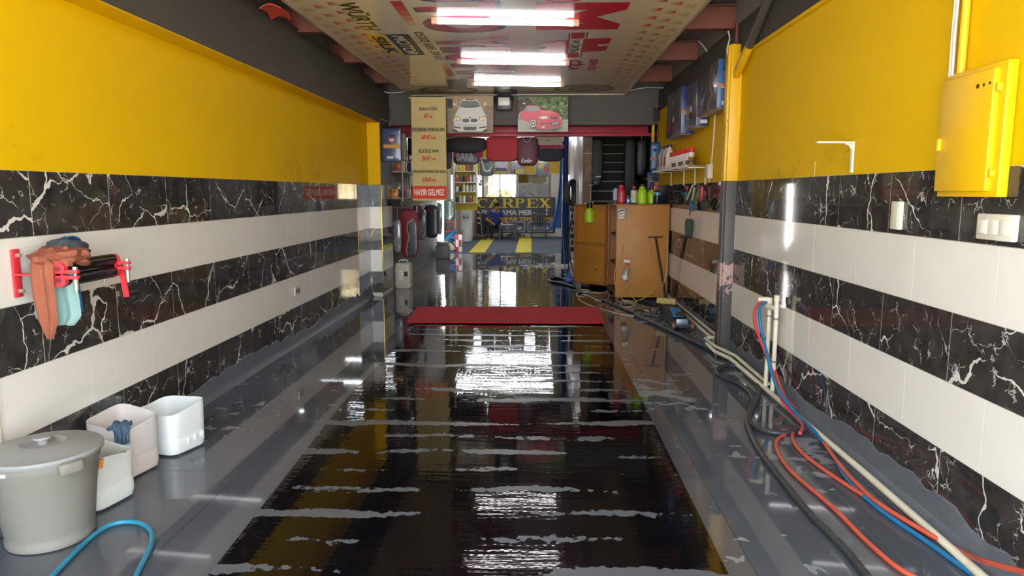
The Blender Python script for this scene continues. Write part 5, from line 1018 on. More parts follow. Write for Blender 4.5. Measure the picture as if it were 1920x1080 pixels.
hang('wheel_cover_pack', (1003, 303, 1031, 331), 15.6, .12, mat('8c9096', .35, noise=.4, scale=18), 'round-bottomed pack with a pink and yellow print hanging in the shop', 'package', 2.8, g_m, lambda t, c, y: (patch(t, (1009, 307, 1020, 316), y-.003, mat('d8c884', .5), 'print'), patch(t, (1019, 312, 1027, 322), y-.003, mat('c25a64', .5), 'print'), patch(t, (1012, 304, 1024, 307), y-.003, mat('d8d8dc', .5), 'print')))
# left: bag on the pillar
t = hang('mat_package', (716, 240, 752, 304), 9.93, .05, mat('3b4668', .3, noise=.2, coat=.4), 'blue packaged mat set hanging beside the left pillar', 'package', 12, None, lambda t, c, y: (patch(t, (719, 271, 750, 278), y-.002, mat('c9923a', .5), 'orange_band'), patch(t, (730, 253, 741, 256), y-.002, mat('14141a', .5), 'handle_slot'), patch(t, (726, 293, 737, 297), y-.002, mat('c9cbd4', .5), 'white_print')), loop=False)
s_ = sheet_px(9.895, 727, 259, 742, 270); s_.N = N_; s_.poly([(0, 1), (1, 1), (.5, 0)], mat('c8542e', .5)); s_.text('24', .22, .5, .72, .9, mat('efe6dc', .5), bold=.05); s_.mb.build('logo', t, smooth=False)
MB().tube([(-2.06, 9.93, 2.36), (-2.06, 9.93, 2.42), (-2.175, 9.93, 2.46)], .005, mat('8a8a88', .4), n=6).build('hook', t)
hang('sleeve_pack', (752, 250, 763, 302), 10.25, .16, mat('8b8478', .25, noise=.5, scale=25, coat=.5), 'clear plastic sleeve bulging beside the blue mat package', 'package', 4, None, loop=True)
# shelves with small goods on the left shop wall
t = thing('goods_shelf', 'grey metal shelf full of small goods on the left shop wall', 'shelf', (-2.15, 11.6, 1.3)); MS = mat('9a9488', .5)
ZS = (1.36, 1.76, 2.10)
for z in ZS: MB().rbox((-2.155, 11.6, z), (.25, 1.9, .02), .002, MS).build('board', t)
for y in (10.68, 12.52):
    for x in (-2.27, -2.04): MB().rbox((x, y, 1.75), (.02, .02, .86), .002, MS).build('post', t)
rng = random.Random(21); kinds = []
colr = ['b03030', 'c9c4b8', '33343a', 'd07a20', '8a8a8e', 'a8383c', '3b4a7a', 'e0dcd2', '6a6458', '9aa05a']
adj = {'b03030': 'red', 'c9c4b8': 'cream', '33343a': 'black', 'd07a20': 'orange', '8a8a8e': 'grey', 'a8383c': 'dark red', '3b4a7a': 'navy', 'e0dcd2': 'white', '6a6458': 'brown', '9aa05a': 'olive'}
lev = {0: 'bottom', 1: 'middle', 2: 'top'}
def small_bottle(c, r, h, m, cm, label, grp, cat='bottle'):
    t = thing('goods_bottle', label, cat, c, grp); MB().lathe([(r*.9, 0), (r, h*.03), (r, h*.62), (r*.45, h*.78), (r*.4, h*.82)], c, m, n=12).build('body', t); MB().lathe([(r*.46, h*.8), (r*.46, h*.98), (r*.3, h)], c, cm, n=10).build('cap', t)
def small_box(c, sx, sy, h, m, lm, label, grp):
    t = thing('goods_box', label, 'box', c, grp); MB().rbox(Vector(c)+Vector((0, 0, h/2)), (sx, sy, h), .004, m).build('carton', t); MB().rbox(Vector(c)+Vector((0, -sy/2-.001, h*.5)), (sx*.7, .003, h*.4), .0008, lm).build('label', t)
for li in (0, 1, 2):
    y = 10.78; k = 0
    while y < 12.45:
        cn = rng.choice(colr); m = mat(cn, .4); c = Vector((-2.10+rng.uniform(-.05, .03), y, ZS[li]+.011)); lb = '%s %s on the %s shelf board behind the beige banner, %s from the front'
        nth = ('first second third fourth fifth sixth seventh eighth ninth tenth eleventh twelfth thirteenth fourteenth'.split()+['last']*9)[k]
        if rng.random() < .55: h = rng.uniform(.14, .24); small_bottle(c, rng.uniform(.028, .042), h, m, mat(rng.choice(colr), .4), lb % (adj[cn], 'bottle', lev[li], nth), 'goods on the left shop shelf'); y += .135
        else: h = rng.uniform(.08, .2); small_box(c, .09, .085, h, m, mat(rng.choice(colr), .5), lb % (adj[cn], 'box', lev[li], nth), 'goods on the left shop shelf'); y += .15
        k += 1
t = thing('battery_charger', 'orange charger with a black dial standing on the bottom shelf board', 'charger', (-2.07, 10.60, 1.37)); q = PY(741, 362, 10.62)
MB().rbox((q.x, 10.62, 1.44), (.09, .07, .12), .008, mat('dd8212', .4)).build('case', t); MB().rbox((q.x, 10.583, 1.465), (.04, .006, .03), .003, mat('2a1a0c', .4)).build('dial', t); MB().rbox((q.x, 10.61, 1.373), (.16, .10, .012), .002, MS).build('stand', t)
t = thing('grey_panel_board', 'olive edged board below the goods shelf behind the banner', 'board', (-2.1, 11.5, 1.26)); MB().rbox((-2.06, 11.6, 1.30), (.02, 1.9, .10), .003, mat('6e6a34', .6)).build('board', t)
# seat covers hanging on the left shop wall
g_w = 'seat covers on the left shop wall'
def wallhang(name, px, Y, m, label, extra=None, p=3.6, th=.09):
    t = hang(name, px, Y, th, m, label, 'seat cover', p, g_w, extra, loop=False); a = PY((px[0]+px[2])/2, px[1]+3, Y)
    MB().tube([a, (a.x, Y, max(a.z, 1.20)), (-2.2, Y, 1.225)], .005, mat('8a8a88', .4), n=6).build('hanger', t); return t
RED2 = mat('8f2026', .6, bump=.2); CLP = mat('8f8c90', .2, noise=.5, scale=22, coat=.6)
wallhang('seat_cover', (738, 412, 752, 474), 10.95, CLP, 'seat cover in clear plastic nearest the left pillar')
def redblack(t, c, y):
    s_ = sheet_px(y-.003, 763, 410, 783, 480); s_.N = N_; s_.poly([(.1, 0), (0, .2), (.28, .5), (.1, .72), (.14, .86), (.7, .98), (.92, .85), (.98, .4), (.85, .02)], mat('241d24', .3, coat=.5)); s_.poly([(.02, .0), (-.06, .2), (.22, .5), (.03, .74), (.1, .88), (.62, 1.0), (.62, .97), (.14, .86), (.1, .72), (.28, .5), (0, .2), (.07, 0)], mat('c9b49a', .5)); s_.mb.build('black_panel', t, smooth=False)
wallhang('seat_cover', (751, 392, 784, 482), 11.5, RED2, 'red seat cover with a black side panel and beige piping', redblack)
wallhang('seat_cover', (775, 384, 791, 413), 12.2, MARO, 'short maroon headrest cover with a white stripe', lambda t, c, y: patch(t, (780, 386, 783, 400), y, mat('cfc8c4', .5), 'stripe')); wallhang('seat_cover', (784, 392, 799, 450), 12.9, CLP, 'grey seat cover in crinkled plastic behind the red one')
wallhang('seat_cover', (796, 384, 822, 446), 13.6, mat('20202c', .5), 'navy seat cover hanging second from the light strip', lambda t, c, y: (patch(t, (799, 390, 806, 396), y, CRIM, 'red_tab'), patch(t, (815, 392, 819, 438), y, mat('a9a6a4', .4), 'grey_piping')))
wallhang('seat_cover', (820, 380, 829, 440), 15.2, CLP, 'narrow plastic-wrapped seat cover beside the light strip')
b = MB(); b.cyl((-2.2, 10.8, 1.22), (-2.2, 15.5, 1.22), .012, MS, n=8); b.build('hanging_rail', label='steel rail carrying the seat covers on the left shop wall', cat='rail')
# canisters
c = Vector((-2.06, 10.72, 0)); t = thing('jerry_can', 'white jerry can with a black sticker standing beyond the left pillar', 'canister', c); JM = mat('bdb4a2', .45)
b = MB(); rings = []
for z, k in ((0, .9), (.015, 1), (.33, 1), (.37, .93), (.385, .8)): rings.append([c+Vector((q.x, q.y, z)) for q in b.ringv((0, 0, 0), (1, 0, 0), (0, 1, 0), .125*k, 28, .11*k, p=5)])
b.loft(rings, JM); b.build('body', t); b = MB(); b.tube(catmull([c+Vector((-.07, 0, .38)), c+Vector((-.05, 0, .42)), c+Vector((.05, 0, .42)), c+Vector((.07, 0, .38))], 4), .014, JM, n=8); b.build('handle', t); MB().cyl(c+Vector((-.05, -.06, .375)), c+Vector((-.05, -.06, .40)), .028, mat('3a5a8a', .4), n=14).build('cap', t)
MB().rbox(c+Vector((.055, -.111, .22)), (.055, .004, .075), .001, mat('1c1e24', .5)).build('sticker', t); MB().rbox(c+Vector((-.02, -.111, .20)), (.07, .003, .14), .001, mat('cfc9bb', .5)).build('paper_label', t)
c = Vector((-2.10, 15.55, 0)); t = thing('storage_tub', 'grey plastic tub with a lid near the end of the left shop wall', 'tub', c); b = MB(); b.rbox(c+Vector((0, 0, .15)), (.30, .26, .30), .025, mat('7d7870', .5)); b.build('tub', t); MB().rbox(c+Vector((0, 0, .34)), (.27, .22, .06), .02, mat('8a857c', .5)).build('lid', t)
# upright light strip on the wall end
t = thing('light_strip', 'upright glowing white light strip at the end of the left shop wall', 'lamp', (-2.24, 16.4, .1)); q0 = PY(829, 468, 16.4); q1 = PY(829, 345, 16.4)
em, nt_, bs_ = new_mat('strip_glow'); bs_.inputs['Emission Color'].default_value = (1, .97, .95, 1); bs_.inputs['Emission Strength'].default_value = 9
MB().cyl(q0, q1, .035, em, n=10).build('tube', t); MB().rbox((q0.x-.06, 16.43, (q0.z+q1.z)/2), (.06, .05, q1.z-q0.z+.1), .005, mat('b9b6b0', .5)).build('channel', t)
# carpeted part of the shop floor with two yellow ramps
CARP = mat('4d566a', .9, noise=.15, scale=40, bump=.2); b = MB(); b.box(-3.24, 16.9, -.008, 2.19, 22.99, .014, CARP); b.build('shop_carpet', label='blue-grey carpet on the floor of the shop behind', cat='carpet', smooth=False)
YR = mat('cfc028', .7, noise=.06)
for pts, lab in ((((879, 473), (909, 473), (928, 446), (905, 446)), 'yellow wheel track on the shop carpet, left of the two'), (((966, 473), (996, 473), (997, 444.5), (974, 444.5)), 'yellow wheel track on the shop carpet, right of the two')):
    P4 = [PZ(x, y, .02) for x, y in pts]; slab([(p.x, p.y) for p in P4], .014, .024, YR).build('wheel_track', label=lab, cat='floor strip', group='yellow wheel tracks', smooth=False)
# banner on the back wall
S = sheet_px(22.96, 891, 369.5, 1041, 437); S.N = N_
bn = thing('shop_banner', 'dark banner with big yellow serif lettering on the back wall of the shop', 'banner', S.O+S.U/2)
S.back(mat('3a3638', .5), .01); S.rect(0, 0, 1, 1, mat('413c3e', .5, noise=.2, scale=2)); S.mb.build('sheet', bn, smooth=False)
def lay2(k): s_ = Sheet(S.O, S.U, S.V, N_, .0015); s_.k = k; return s_
YT = mat('cdb318', .45); YSH = mat('2a2410', .5)
def serif(ch):
    R_ = lambda x0, y0, x1, y1: [(x0, y0), (x1, y0), (x1, y1), (x0, y1)]
    if ch == 'C':
        o = [(.52+.48*math.cos(a), .5+.5*math.sin(a)) for a in [math.radians(48+k*(264/18)) for k in range(19)]]; i_ = [(.56+.26*math.cos(a), .5+.40*math.sin(a)) for a in [math.radians(312-k*(264/18)) for k in range(19)]]
        return [o[k:k+2]+[i_[17-k], i_[18-k]][::1] if False else [o[k], o[k+1], i_[17-k], i_[18-k]] for k in range(18)]+[R_(.84, .62, .94, .97)]
    if ch == 'A': return [[(.06, .06), (.22, .06), (.56, .98), (.44, .98)], [(.62, .06), (.86, .06), (.60, .98), (.44, .98)], R_(.25, .28, .70, .36), R_(0, 0, .32, .08), R_(.54, 0, 1, .08)]
    if ch in 'RP':
        l = [R_(.12, 0, .34, 1), R_(0, 0, .46, .08), R_(0, .92, .5, 1)]; n = 12
        for k in range(n):
            a0, a1 = [math.radians(-90+180*q/n) for q in (k, k+1)]; l.append([(.5+.36*math.cos(a0), .73+.27*math.sin(a0)), (.5+.36*math.cos(a1), .73+.27*math.sin(a1)), (.48+.16*math.cos(a1), .73+.18*math.sin(a1)), (.48+.16*math.cos(a0), .73+.18*math.sin(a0))])
        l += [R_(.34, .46, .5, .55), R_(.34, .91, .5, 1)]
        if ch == 'R': l += [[(.42, .50), (.64, .50), (.98, .0), (.70, 0)], R_(.70, 0, 1.02, .08)]
        return l
    if ch == 'E': return [R_(.12, 0, .36, 1), R_(0, 0, .95, .09), R_(0, .91, .92, 1), R_(.36, .47, .66, .55), R_(.60, .36, .68, .66), [(.83, 0), (.98, 0), (.98, .32), (.9, .32)], [(.80, 1), (.94, 1), (.94, .70), (.87, .70)]]
    return [[(.08, .95), (.34, .95), (.94, .05), (.66, .05)], [(.68, .95), (.84, .95), (.32, .05), (.14, .05)], R_(0, .92, .44, 1), R_(.58, .92, .96, 1), R_(.02, 0, .42, .08), R_(.56, 0, 1.02, .08)]
xs_ = [893, 916, 941, 965, 987, 1010]; xe_ = [915, 940, 965, 986, 1009, 1033]
for k, ch in enumerate('CARPEX'):
    for off, m, kk in ((.006, YSH, 2), (0, YT, 5)):
        s_ = lay2(kk); a = (xs_[k]-891)/150+off*.4; c_ = (xe_[k]-891)/150+off*.4; z0 = 1-(389.5-369.5)/67.5-off*3; z1 = 1-(372-369.5)/67.5-off*3
        for n_, pl_ in enumerate(serif(ch)): s_.k = kk+.04*n_; s_.poly([(a+(c_-a)*x, z0+(z1-z0)*y) for x, y in pl_], m)
        s_.mb.build('letter', bn, smooth=False)
s_ = lay2(3); s_.text('UYGULAMA MERKEZİ', .04, .50, .91, .69, mat('b9b9bd', .5), bold=.03); s_.mb.build('lettering', bn, smooth=False)
s_ = lay2(3); s_.text('PASTA & FAR TEMİZLEME', .06, .345, .975, .475, mat('c9a61c', .5), bold=.03); s_.mb.build('lettering', bn, smooth=False)
for x0, x1 in ((.33, .625), (.655, .965)):
    s_ = lay2(3); rr = [(x0+.012, .04), (x1-.012, .04), (x1, .08), (x1, .28), (x1-.012, .32), (x0+.012, .32), (x0, .28), (x0, .08)]; s_.poly(rr, mat('c4c6cc', .5)); cx_, cy_ = (x0+x1)/2, .18
    s_.poly([(cx_+(x-cx_)*.955, cy_+(y-cy_)*.90) for x, y in rr], mat('3a3f52', .4)); s_.poly([(x0+.03, .09), (x0+.05, .2), (x0+.12, .25), (x1-.06, .24), (x1-.03, .12), (x1-.1, .07)], mat('7b8298', .4)); s_.ell(x1-.075, .13, .03, .035, mat('c9ccd8', .3)); s_.ell(x0+.075, .13, .025, .03, mat('a5a9ba', .3)); s_.poly([(x0+.1, .2), (x0+.13, .23), (x1-.12, .225), (x1-.11, .19)], mat('2a2d3a', .4)); s_.mb.build('car_picture', bn, smooth=False)
# ------------------------------------------------------------------ seated man
def skin_body(nodes, edges, root, sub=2):
    names = list(nodes); me = bpy.data.meshes.new('person'); me.from_pydata([nodes[k][0] for k in names], [(names.index(a), names.index(b_)) for a, b_ in edges], [])
    ob = bpy.data.objects.new('person', me); COL.objects.link(ob); md = ob.modifiers.new('s', 'SKIN'); md.use_smooth_shade = True
    for i, k in enumerate(names):
        sv = me.skin_vertices[0].data[i]; r = nodes[k][1]; sv.radius = r if isinstance(r, tuple) else (r, r); sv.use_root = (k == root)
    sb = ob.modifiers.new('u', 'SUBSURF'); sb.levels = sub; sb.render_levels = sub
    dg = bpy.context.evaluated_depsgraph_get(); nm = bpy.data.meshes.new_from_object(ob.evaluated_get(dg)); ob.modifiers.clear(); ob.data = nm; bpy.data.meshes.remove(me); return ob
N = {'pelvis': ((0, 0, .50), (.155, .125)), 'waist': ((0, -.04, .64), (.145, .115)), 'chest': ((.01, -.11, .84), (.165, .12)), 'collar': ((.02, -.155, .955), (.10, .085)), 'neck': ((.03, -.185, 1.02), .055), 'jaw': ((.045, -.235, 1.075), (.072, .08)), 'skull': ((.05, -.235, 1.155), (.082, .095))}
E_ = [('pelvis', 'waist'), ('waist', 'chest'), ('chest', 'collar'), ('collar', 'neck'), ('neck', 'jaw'), ('jaw', 'skull')]
for s_, t_ in ((-1, 'l'), (1, 'r')):
    el = (-.30, -.15, .68) if s_ < 0 else (.31, -.19, .70); hd = (-.13, -.36, .585) if s_ < 0 else (.345, -.43, .545)
    d = (Vector(hd)-Vector(el)).normalized()
    N['sh'+t_] = ((s_*.185+.01, -.125, .90), .072); N['el'+t_] = (el, .046); N['wr'+t_] = (hd, .029); N['pa'+t_] = (tuple(Vector(hd)+d*.06), (.038, .018))
    E_ += [('chest', 'sh'+t_), ('sh'+t_, 'el'+t_), ('el'+t_, 'wr'+t_), ('wr'+t_, 'pa'+t_)]
    side = d.cross(Vector((0, 0, 1))).normalized()
    for k in range(4):
        base = Vector(hd)+d*.095+side*(.027-.018*k); mid = base+d*(.035-.006*abs(k-1.2))+Vector((0, 0, -.012)); tip = mid+d*.02+Vector((0, 0, -.024))
        for nm_, q, r_ in (('a', base, .0095), ('b', mid, .009), ('c', tip, .008)): N['f%d%s%s' % (k, nm_, t_)] = (tuple(q), r_)
        E_ += [('pa'+t_, 'f%da%s' % (k, t_)), ('f%da%s' % (k, t_), 'f%db%s' % (k, t_)), ('f%db%s' % (k, t_), 'f%dc%s' % (k, t_))]
    th = Vector(hd)+d*.035-side*s_*-.045*(-1); N['tha'+t_] = (tuple(th), .011); N['thb'+t_] = (tuple(th+d*.04+Vector((0, 0, -.01))), .009); E_ += [('wr'+t_, 'tha'+t_), ('tha'+t_, 'thb'+t_)]
    N['hip'+t_] = ((s_*.10, -.02, .47), .105); N['kn'+t_] = ((s_*.14, -.40, .47), .070); N['an'+t_] = ((s_*.13, -.36, .10), .042); N['he'+t_] = ((s_*.13, -.38, .045), .042); N['to'+t_] = ((s_*.145, -.53, .035), .034)
    E_ += [('pelvis', 'hip'+t_), ('hip'+t_, 'kn'+t_), ('kn'+t_, 'an'+t_), ('an'+t_, 'he'+t_), ('he'+t_, 'to'+t_)]
man = skin_body(N, E_, 'pelvis')
SKIN = mat('b07a5c', .55, noise=.05); SHIRT = mat('27357e', .85, bump=.2); TROU = mat('23242a', .8); SHOE = mat('16161a', .5); HAIR = mat('221b17', .8, bump=.5)
for m in (SKIN, SHIRT, TROU, SHOE): man.data.materials.append(m)
segs = [(Vector(N[a][0]), Vector(N[b_][0]), a, b_) for a, b_ in E_]
for p in man.data.polygons:
    c = p.center; best = min(segs, key=lambda s: (c-(s[0]+(s[1]-s[0])*max(0, min(1, (c-s[0]).dot(s[1]-s[0])/max(1e-9, (s[1]-s[0]).length_squared))))).length); a, b_ = best[2], best[3]
    if b_[:2] in ('hi', 'kn', 'an') or (a == 'pelvis' and c.z < .56): k = 2
    elif b_[:2] in ('he', 'to'): k = 3
    elif b_ in ('waist', 'chest', 'collar') or b_[:2] == 'sh' or (b_[:2] == 'el' and c.z > .755): k = 1
    else: k = 0
    p.material_index = k; p.use_smooth = True
q = PZ(928, 448, .014); man.location = (q.x, 22.05, .0); man.rotation_euler = (0, 0, .12); man.scale = (.97, .9, .90)
tagit(man, 'man in a blue t-shirt and dark trousers sitting bent over the low table', 'person')
def loc_part(mb, n, par):
    o = bpy.data.objects.new(n, mb.mesh(n)); COL.objects.link(o); o.parent = par; return o
b = MB(); b.sphere((.05, -.208, 1.182), (.089, .094, .078), HAIR, n=20)
for i, v in enumerate(b.v): b.v[i] = Vector((v.x, v.y, max(v.z, 1.11+max(0, -.18-v.y)*.95)))
loc_part(b, 'hair', man)
b = MB(); b.cyl((.05, -.318, 1.13), (.052, -.338, 1.105), .008, SKIN, r1=.014, n=8); loc_part(b, 'nose', man)
for s_ in (-1, 1):
    loc_part(MB().sphere((.05+s_*.083, -.225, 1.125), (.010, .02, .028), SKIN, n=10), 'ear', man); loc_part(MB().sphere((.05+s_*.03, -.316, 1.135), (.013, .008, .006), mat('1c1512', .4), n=8), 'eye', man)
loc_part(MB().rbox((.05, -.312, 1.066), (.045, .012, .008), .003, mat('7a4a40', .5)), 'mouth', man)
# ------------------------------------------------------------------ chairs and table
PLK = mat('232429', .45); PLG = mat('42444b', .5)
def plastic_chair(x, y, rz, label):
    t = thing('plastic_chair', label, 'chair', (x, y, .014), 'dark plastic chairs in the shop'); t.rotation_euler = (0, 0, rz)
    loc_part(MB().rbox((0, 0, .43), (.44, .42, .035), .012, PLK), 'seat', t)
    for sx in (-1, 1):
        for sy in (-1, 1): loc_part(MB().bar((sx*.20, sy*.19, .42), (sx*.23, sy*.23, 0), .04, .035, PLK, .004), 'leg', t)
        loc_part(MB().bar((sx*.19, .19, .44), (sx*.185, .26, .86), .035, .03, PLK, .004), 'back_post', t)
    loc_part(MB().rbox((0, .265, .845), (.42, .03, .07), .012, PLK), 'top_rail', t)
    for k in range(3): loc_part(MB().bar((-.09+.09*k, .20, .45), (-.09+.09*k, .262, .82), .075, .014, PLK, .003), 'back_slat', t)
q = PZ(1010, 447, 0); plastic_chair(q.x, 22.35, 0, 'empty dark plastic chair in front of the right half of the banner'); plastic_chair(man.location.x-.02, 22.15, .12, 'dark plastic chair under the seated man')
q = PZ(953, 449, 0); c = Vector((q.x, 21.45, .014)); t = thing('low_table', 'dark grey low plastic table in front of the seated man', 'table', c)
MB().rbox(c+Vector((0, 0, .43)), (.56, .40, .05), .012, PLG).build('top', t); MB().rbox(c+Vector((0, -.19, .375)), (.50, .02, .075), .006, PLG).build('apron', t)
for sx in (-1, 1):
    for sy in (-1, 1): MB().bar(c+Vector((sx*.21, sy*.15, .42)), c+Vector((sx*.245, sy*.17, 0)), .085, .06, PLG, .006).build('leg', t)
MB().rbox(c+Vector((.0, -.201, .385)), (.05, .006, .025), .002, mat('d8d4cc', .5)).build('white_badge', t)
tz = .014+.456
t2 = thing('cable_adapter', 'white gadget with a plug lying on the low table', 'gadget', c+Vector((-.16, -.05, .456))); MB().rbox(c+Vector((-.18, -.05, .456+.03)), (.06, .06, .06), .01, mat('d8d8dc', .4)).build('plug', t2)
b = MB(); b.tube(catmull([c+Vector((-.15, -.05, .475)), c+Vector((-.02, -.08, .47)), c+Vector((.08, -.02, .475)), c+Vector((.16, -.06, .47))], 5), .013, mat('d8d8dc', .4), n=8); b.build('lead', t2)
b = MB(); c4 = PZ(985, 446, .06); t = thing('swivel_chair_base', 'black wheeled base of a swivel chair behind the low table', 'chair', (-.65, 22.4, .014)); cc = Vector((-.72, 22.45, .014))
for k in range(5):
    a = k*2*math.pi/5+.3; e = cc+Vector((.30*math.cos(a), .25*math.sin(a), .07)); MB().bar(cc+Vector((0, 0, .14)), e, .035, .025, PLK, .004).build('spoke', t); MB().cyl(e+Vector((-.02, 0, -.035)), e+Vector((.02, 0, -.035)), .035, PLK, n=12).build('caster', t)
MB().cyl(cc+Vector((0, 0, .10)), cc+Vector((0, 0, .40)), .028, PLK, n=12).build('column', t); MB().rbox(cc+Vector((.02, 0, .43)), (.46, .44, .06), .03, PLK).build('seat', t)
# ------------------------------------------------------------------ left end of the shop: water dispenser, rack, tools
c = PZ(875, 452, .014); c.z = .014; t = thing('water_dispenser', 'white water dispenser with a blue water bottle on top', 'dispenser', c); WD = mat('d3d5d8', .4)
MB().rbox(c+Vector((0, 0, .49)), (.33, .34, .98), .03, WD).build('body', t); MB().lathe([(.11, 0), (.125, .01), (.125, .33), (.11, .36)], c+Vector((-.02, -.19, .0)), WD, n=20).build('tank', t)
MB().lathe([(.05, .98), (.13, 1.03), (.14, 1.05), (.14, 1.15), (.132, 1.17), (.14, 1.19), (.14, 1.30), (.12, 1.33)], c, mat('7fa6cc', .15, trans=.4), n=24).build('water_bottle', t); MB().rbox(c+Vector((0, -.175, .74)), (.2, .02, .16), .006, mat('b9bcc2', .4)).build('tap_panel', t)
for s_ in (-1, 1): MB().cyl(c+Vector((s_*.05, -.18, .72)), c+Vector((s_*.05, -.22, .70)), .014, mat('3a4a8a' if s_ < 0 else '9a3038', .4), n=10).build('tap', t)
g_r = 'bottles on the white shop rack'; xr0, xr1 = PY(851, 350, 19.6).x, PY(893, 350, 19.6).x; xm = (xr0+xr1)/2; wr_ = xr1-xr0
t = thing('display_rack', 'white display rack with rows of bottles at the left of the shop', 'rack', (xm, 19.7, .014)); RW = mat('d8d6d2', .5); ZR = (.42, .80, 1.16, 1.46, 1.72, 2.02)
for z in ZR[2:]: MB().rbox((xm, 19.75, z), (wr_, .30, .02), .003, RW).build('shelf', t)
for s_ in (-1, 1): MB().rbox((xm+s_*wr_/2, 19.75, 1.74), (.03, .3, 1.2), .003, RW).build('upright', t)
MB().rbox((xm, 19.91, 1.55), (wr_, .012, 1.2), .002, mat('c9b23a', .6)).build('back_board', t)
rng = random.Random(5); adj2 = {'c83a38': 'red', 'e0dede': 'white', '3a4a9a': 'blue', 'd8c23a': 'yellow', '2a2a30': 'black', 'b9b9c0': 'silver'}
for li, z in enumerate(ZR[2:]):
    for k in range(6):
        cn = rng.choice(list(adj2)); x = xr0+.08+k*(wr_-.14)/5
        small_bottle(Vector((x, 19.68+rng.uniform(-.02, .02), z+.011)), .035, rng.uniform(.17, .24), mat(cn, .4), mat(rng.choice(list(adj2)), .4), '%s bottle on the %s shelf of the white rack, %s from the left' % (adj2[cn], ('lowest', 'second lowest', 'second highest', 'top')[li], 'first second third fourth fifth last'.split()[k]), g_r)
# yellow uprights and white door frame at the far left
b = MB(); b.box(-3.0, 20.5, 0, -2.9, 20.6, 2.97, mat('c9a81a', .5)); b.build('trim_4', kind='structure', smooth=False, label='yellow upright at the far left of the shop')
for x in (842, 851): 
    q = PY(x, 350, 20.4); b = MB(); b.box(q.x-.03, 20.4, 0, q.x+.05, 20.46, 2.97, mat('e4e4e6', .4)); b.build('trim_5' if x == 842 else 'trim_6', kind='structure', smooth=False, label='white door frame post at the far left of the shop')
# dark green bag, framed box, boxes and the blue hood by the wall end
hang('waste_bag', (832, 374, 853, 416), 17.3, .14, mat('3f5a54', .3, noise=.4, scale=14, coat=.5), 'dark green plastic bag hanging at the end of the left shop wall', 'bag', 3.5)
q = PY(841, 424, 17.25); t = thing('red_framed_box', 'black box with a red frame below the green bag', 'box', q); MB().rbox(q, (.25, .14, .26), .008, mat('a02a32', .5)).build('frame', t); MB().rbox(q+Vector((0, -.07, 0)), (.20, .012, .21), .003, mat('18161a', .5)).build('front', t); MB().tube([q+Vector((.05, 0, .12)), q+Vector((.05, 0, .5)), (q.x+.05, q.y, 2.98)], .005, mat('8a8a88', .4), n=6).build('cord', t)
q = PZ(846, 470, .014); q.z = .014; t = thing('vacuum_cleaner', 'bright blue vacuum cleaner with a dark hose beside the light strip', 'vacuum cleaner', q); BLU = mat('2f84c0', .4)
b = MB(); b.lathe([(.12, 0), (.16, .02), (.16, .16), (.13, .2)], q, mat('b9c2b4', .5), n=20); b.build('drum', t); pts = catmull([q+Vector((-.16, 0, .22)), q+Vector((-.05, 0, .34)), q+Vector((.06, 0, .46)), q+Vector((.12, 0, .50))], 5)
b = MB(); b.tube(pts, .07, BLU, n=14, radii=[.10-.05*i/(len(pts)-1) for i in range(len(pts))]); b.build('hood', t)
pts = catmull([q+Vector((0, 0, .33)), q+Vector((.12, -.02, .30)), q+Vector((.22, -.03, .20))], 5); b = MB(); b.tube(pts, .08, mat('2a5a94', .4), n=14, radii=[.09-.04*i/(len(pts)-1) for i in range(len(pts))]); b.build('rear_hood', t)
b = MB(); b.tube(catmull([q+Vector((.0, -.12, .22)), q+Vector((.10, -.16, .15)), q+Vector((.14, -.16, .05)), q+Vector((.10, -.2, .02))], 5), .018, BLK, n=8); b.build('hose', t)
for k, (x, cn, lab) in enumerate(((855, 'a8303c', 'red'), (861, 'd0ccd0', 'white'))):
    q = PZ(x, 474, .014); small_box(Vector((q.x, 17.1, .014)), .085, .12, .42, mat(cn, .5), mat('d8c8cc' if k == 0 else '8a3040', .5), 'tall narrow %s carton standing beside the blue vacuum cleaner' % lab, 'cartons by the vacuum cleaner')
# hand truck and leaning bars left of the man
q = PZ(897, 449, .014); q.z = .014; t = thing('hand_truck', 'brown and black hand truck with a chain leaning left of the banner', 'hand truck', q)
MB().bar(q+Vector((-.06, .1, .0)), q+Vector((-.10, .25, 1.05)), .05, .04, mat('5a2f28', .6), .004).build('frame_bar', t); MB().bar(q+Vector((.14, -.02, .05)), q+Vector((.02, .2, .95)), .045, .03, mat('33343a', .5), .004).build('frame_bar', t)
MB().rbox(q+Vector((.05, -.05, .03)), (.42, .22, .03), .006, mat('4a2a26', .6)).build('toe_plate', t); MB().cyl(q+Vector((.20, .05, .07)), q+Vector((.23, .05, .07)), .07, BLK, n=18).build('wheel', t)
for k in range(9): MB().rbox(q+Vector((.13-.0125*k, -.03+.02*k, .12+.085*k)), (.022, .012, .05), .004, mat('cfcdc8', .5), rotm(.2, .15, 0)).build('white_rung', t)
for k, (a, c_, lab) in enumerate((((893, 397, 22.5), (909, 405, 22.5), 'topmost'), ((895, 408, 22.5), (911, 415, 22.5), 'middle'), ((896, 418, 22.5), (910, 421, 22.5), 'lowest'))):
    t = thing('sign_bar', '%s of three white and black bars fixed at the left of the banner' % lab, 'bar', PY(*c_), 'bars left of the banner'); MB().bar(PY(*a), PY(*c_)+Vector((0, .3, 0)), .03, .045, mat('d4d2ce', .5), .003).build('bar', t); MB().rbox(PY(*c_)+Vector((.0, .34, 0)), (.06, .22, .06), .005, BLK).build('end_block', t)
hang('work_jacket', (894, 400, 912, 440), 22.7, .16, mat('2a2a2e', .7), 'black work jacket hanging left of the seated man', 'jacket', 3.2, None, loop=False)
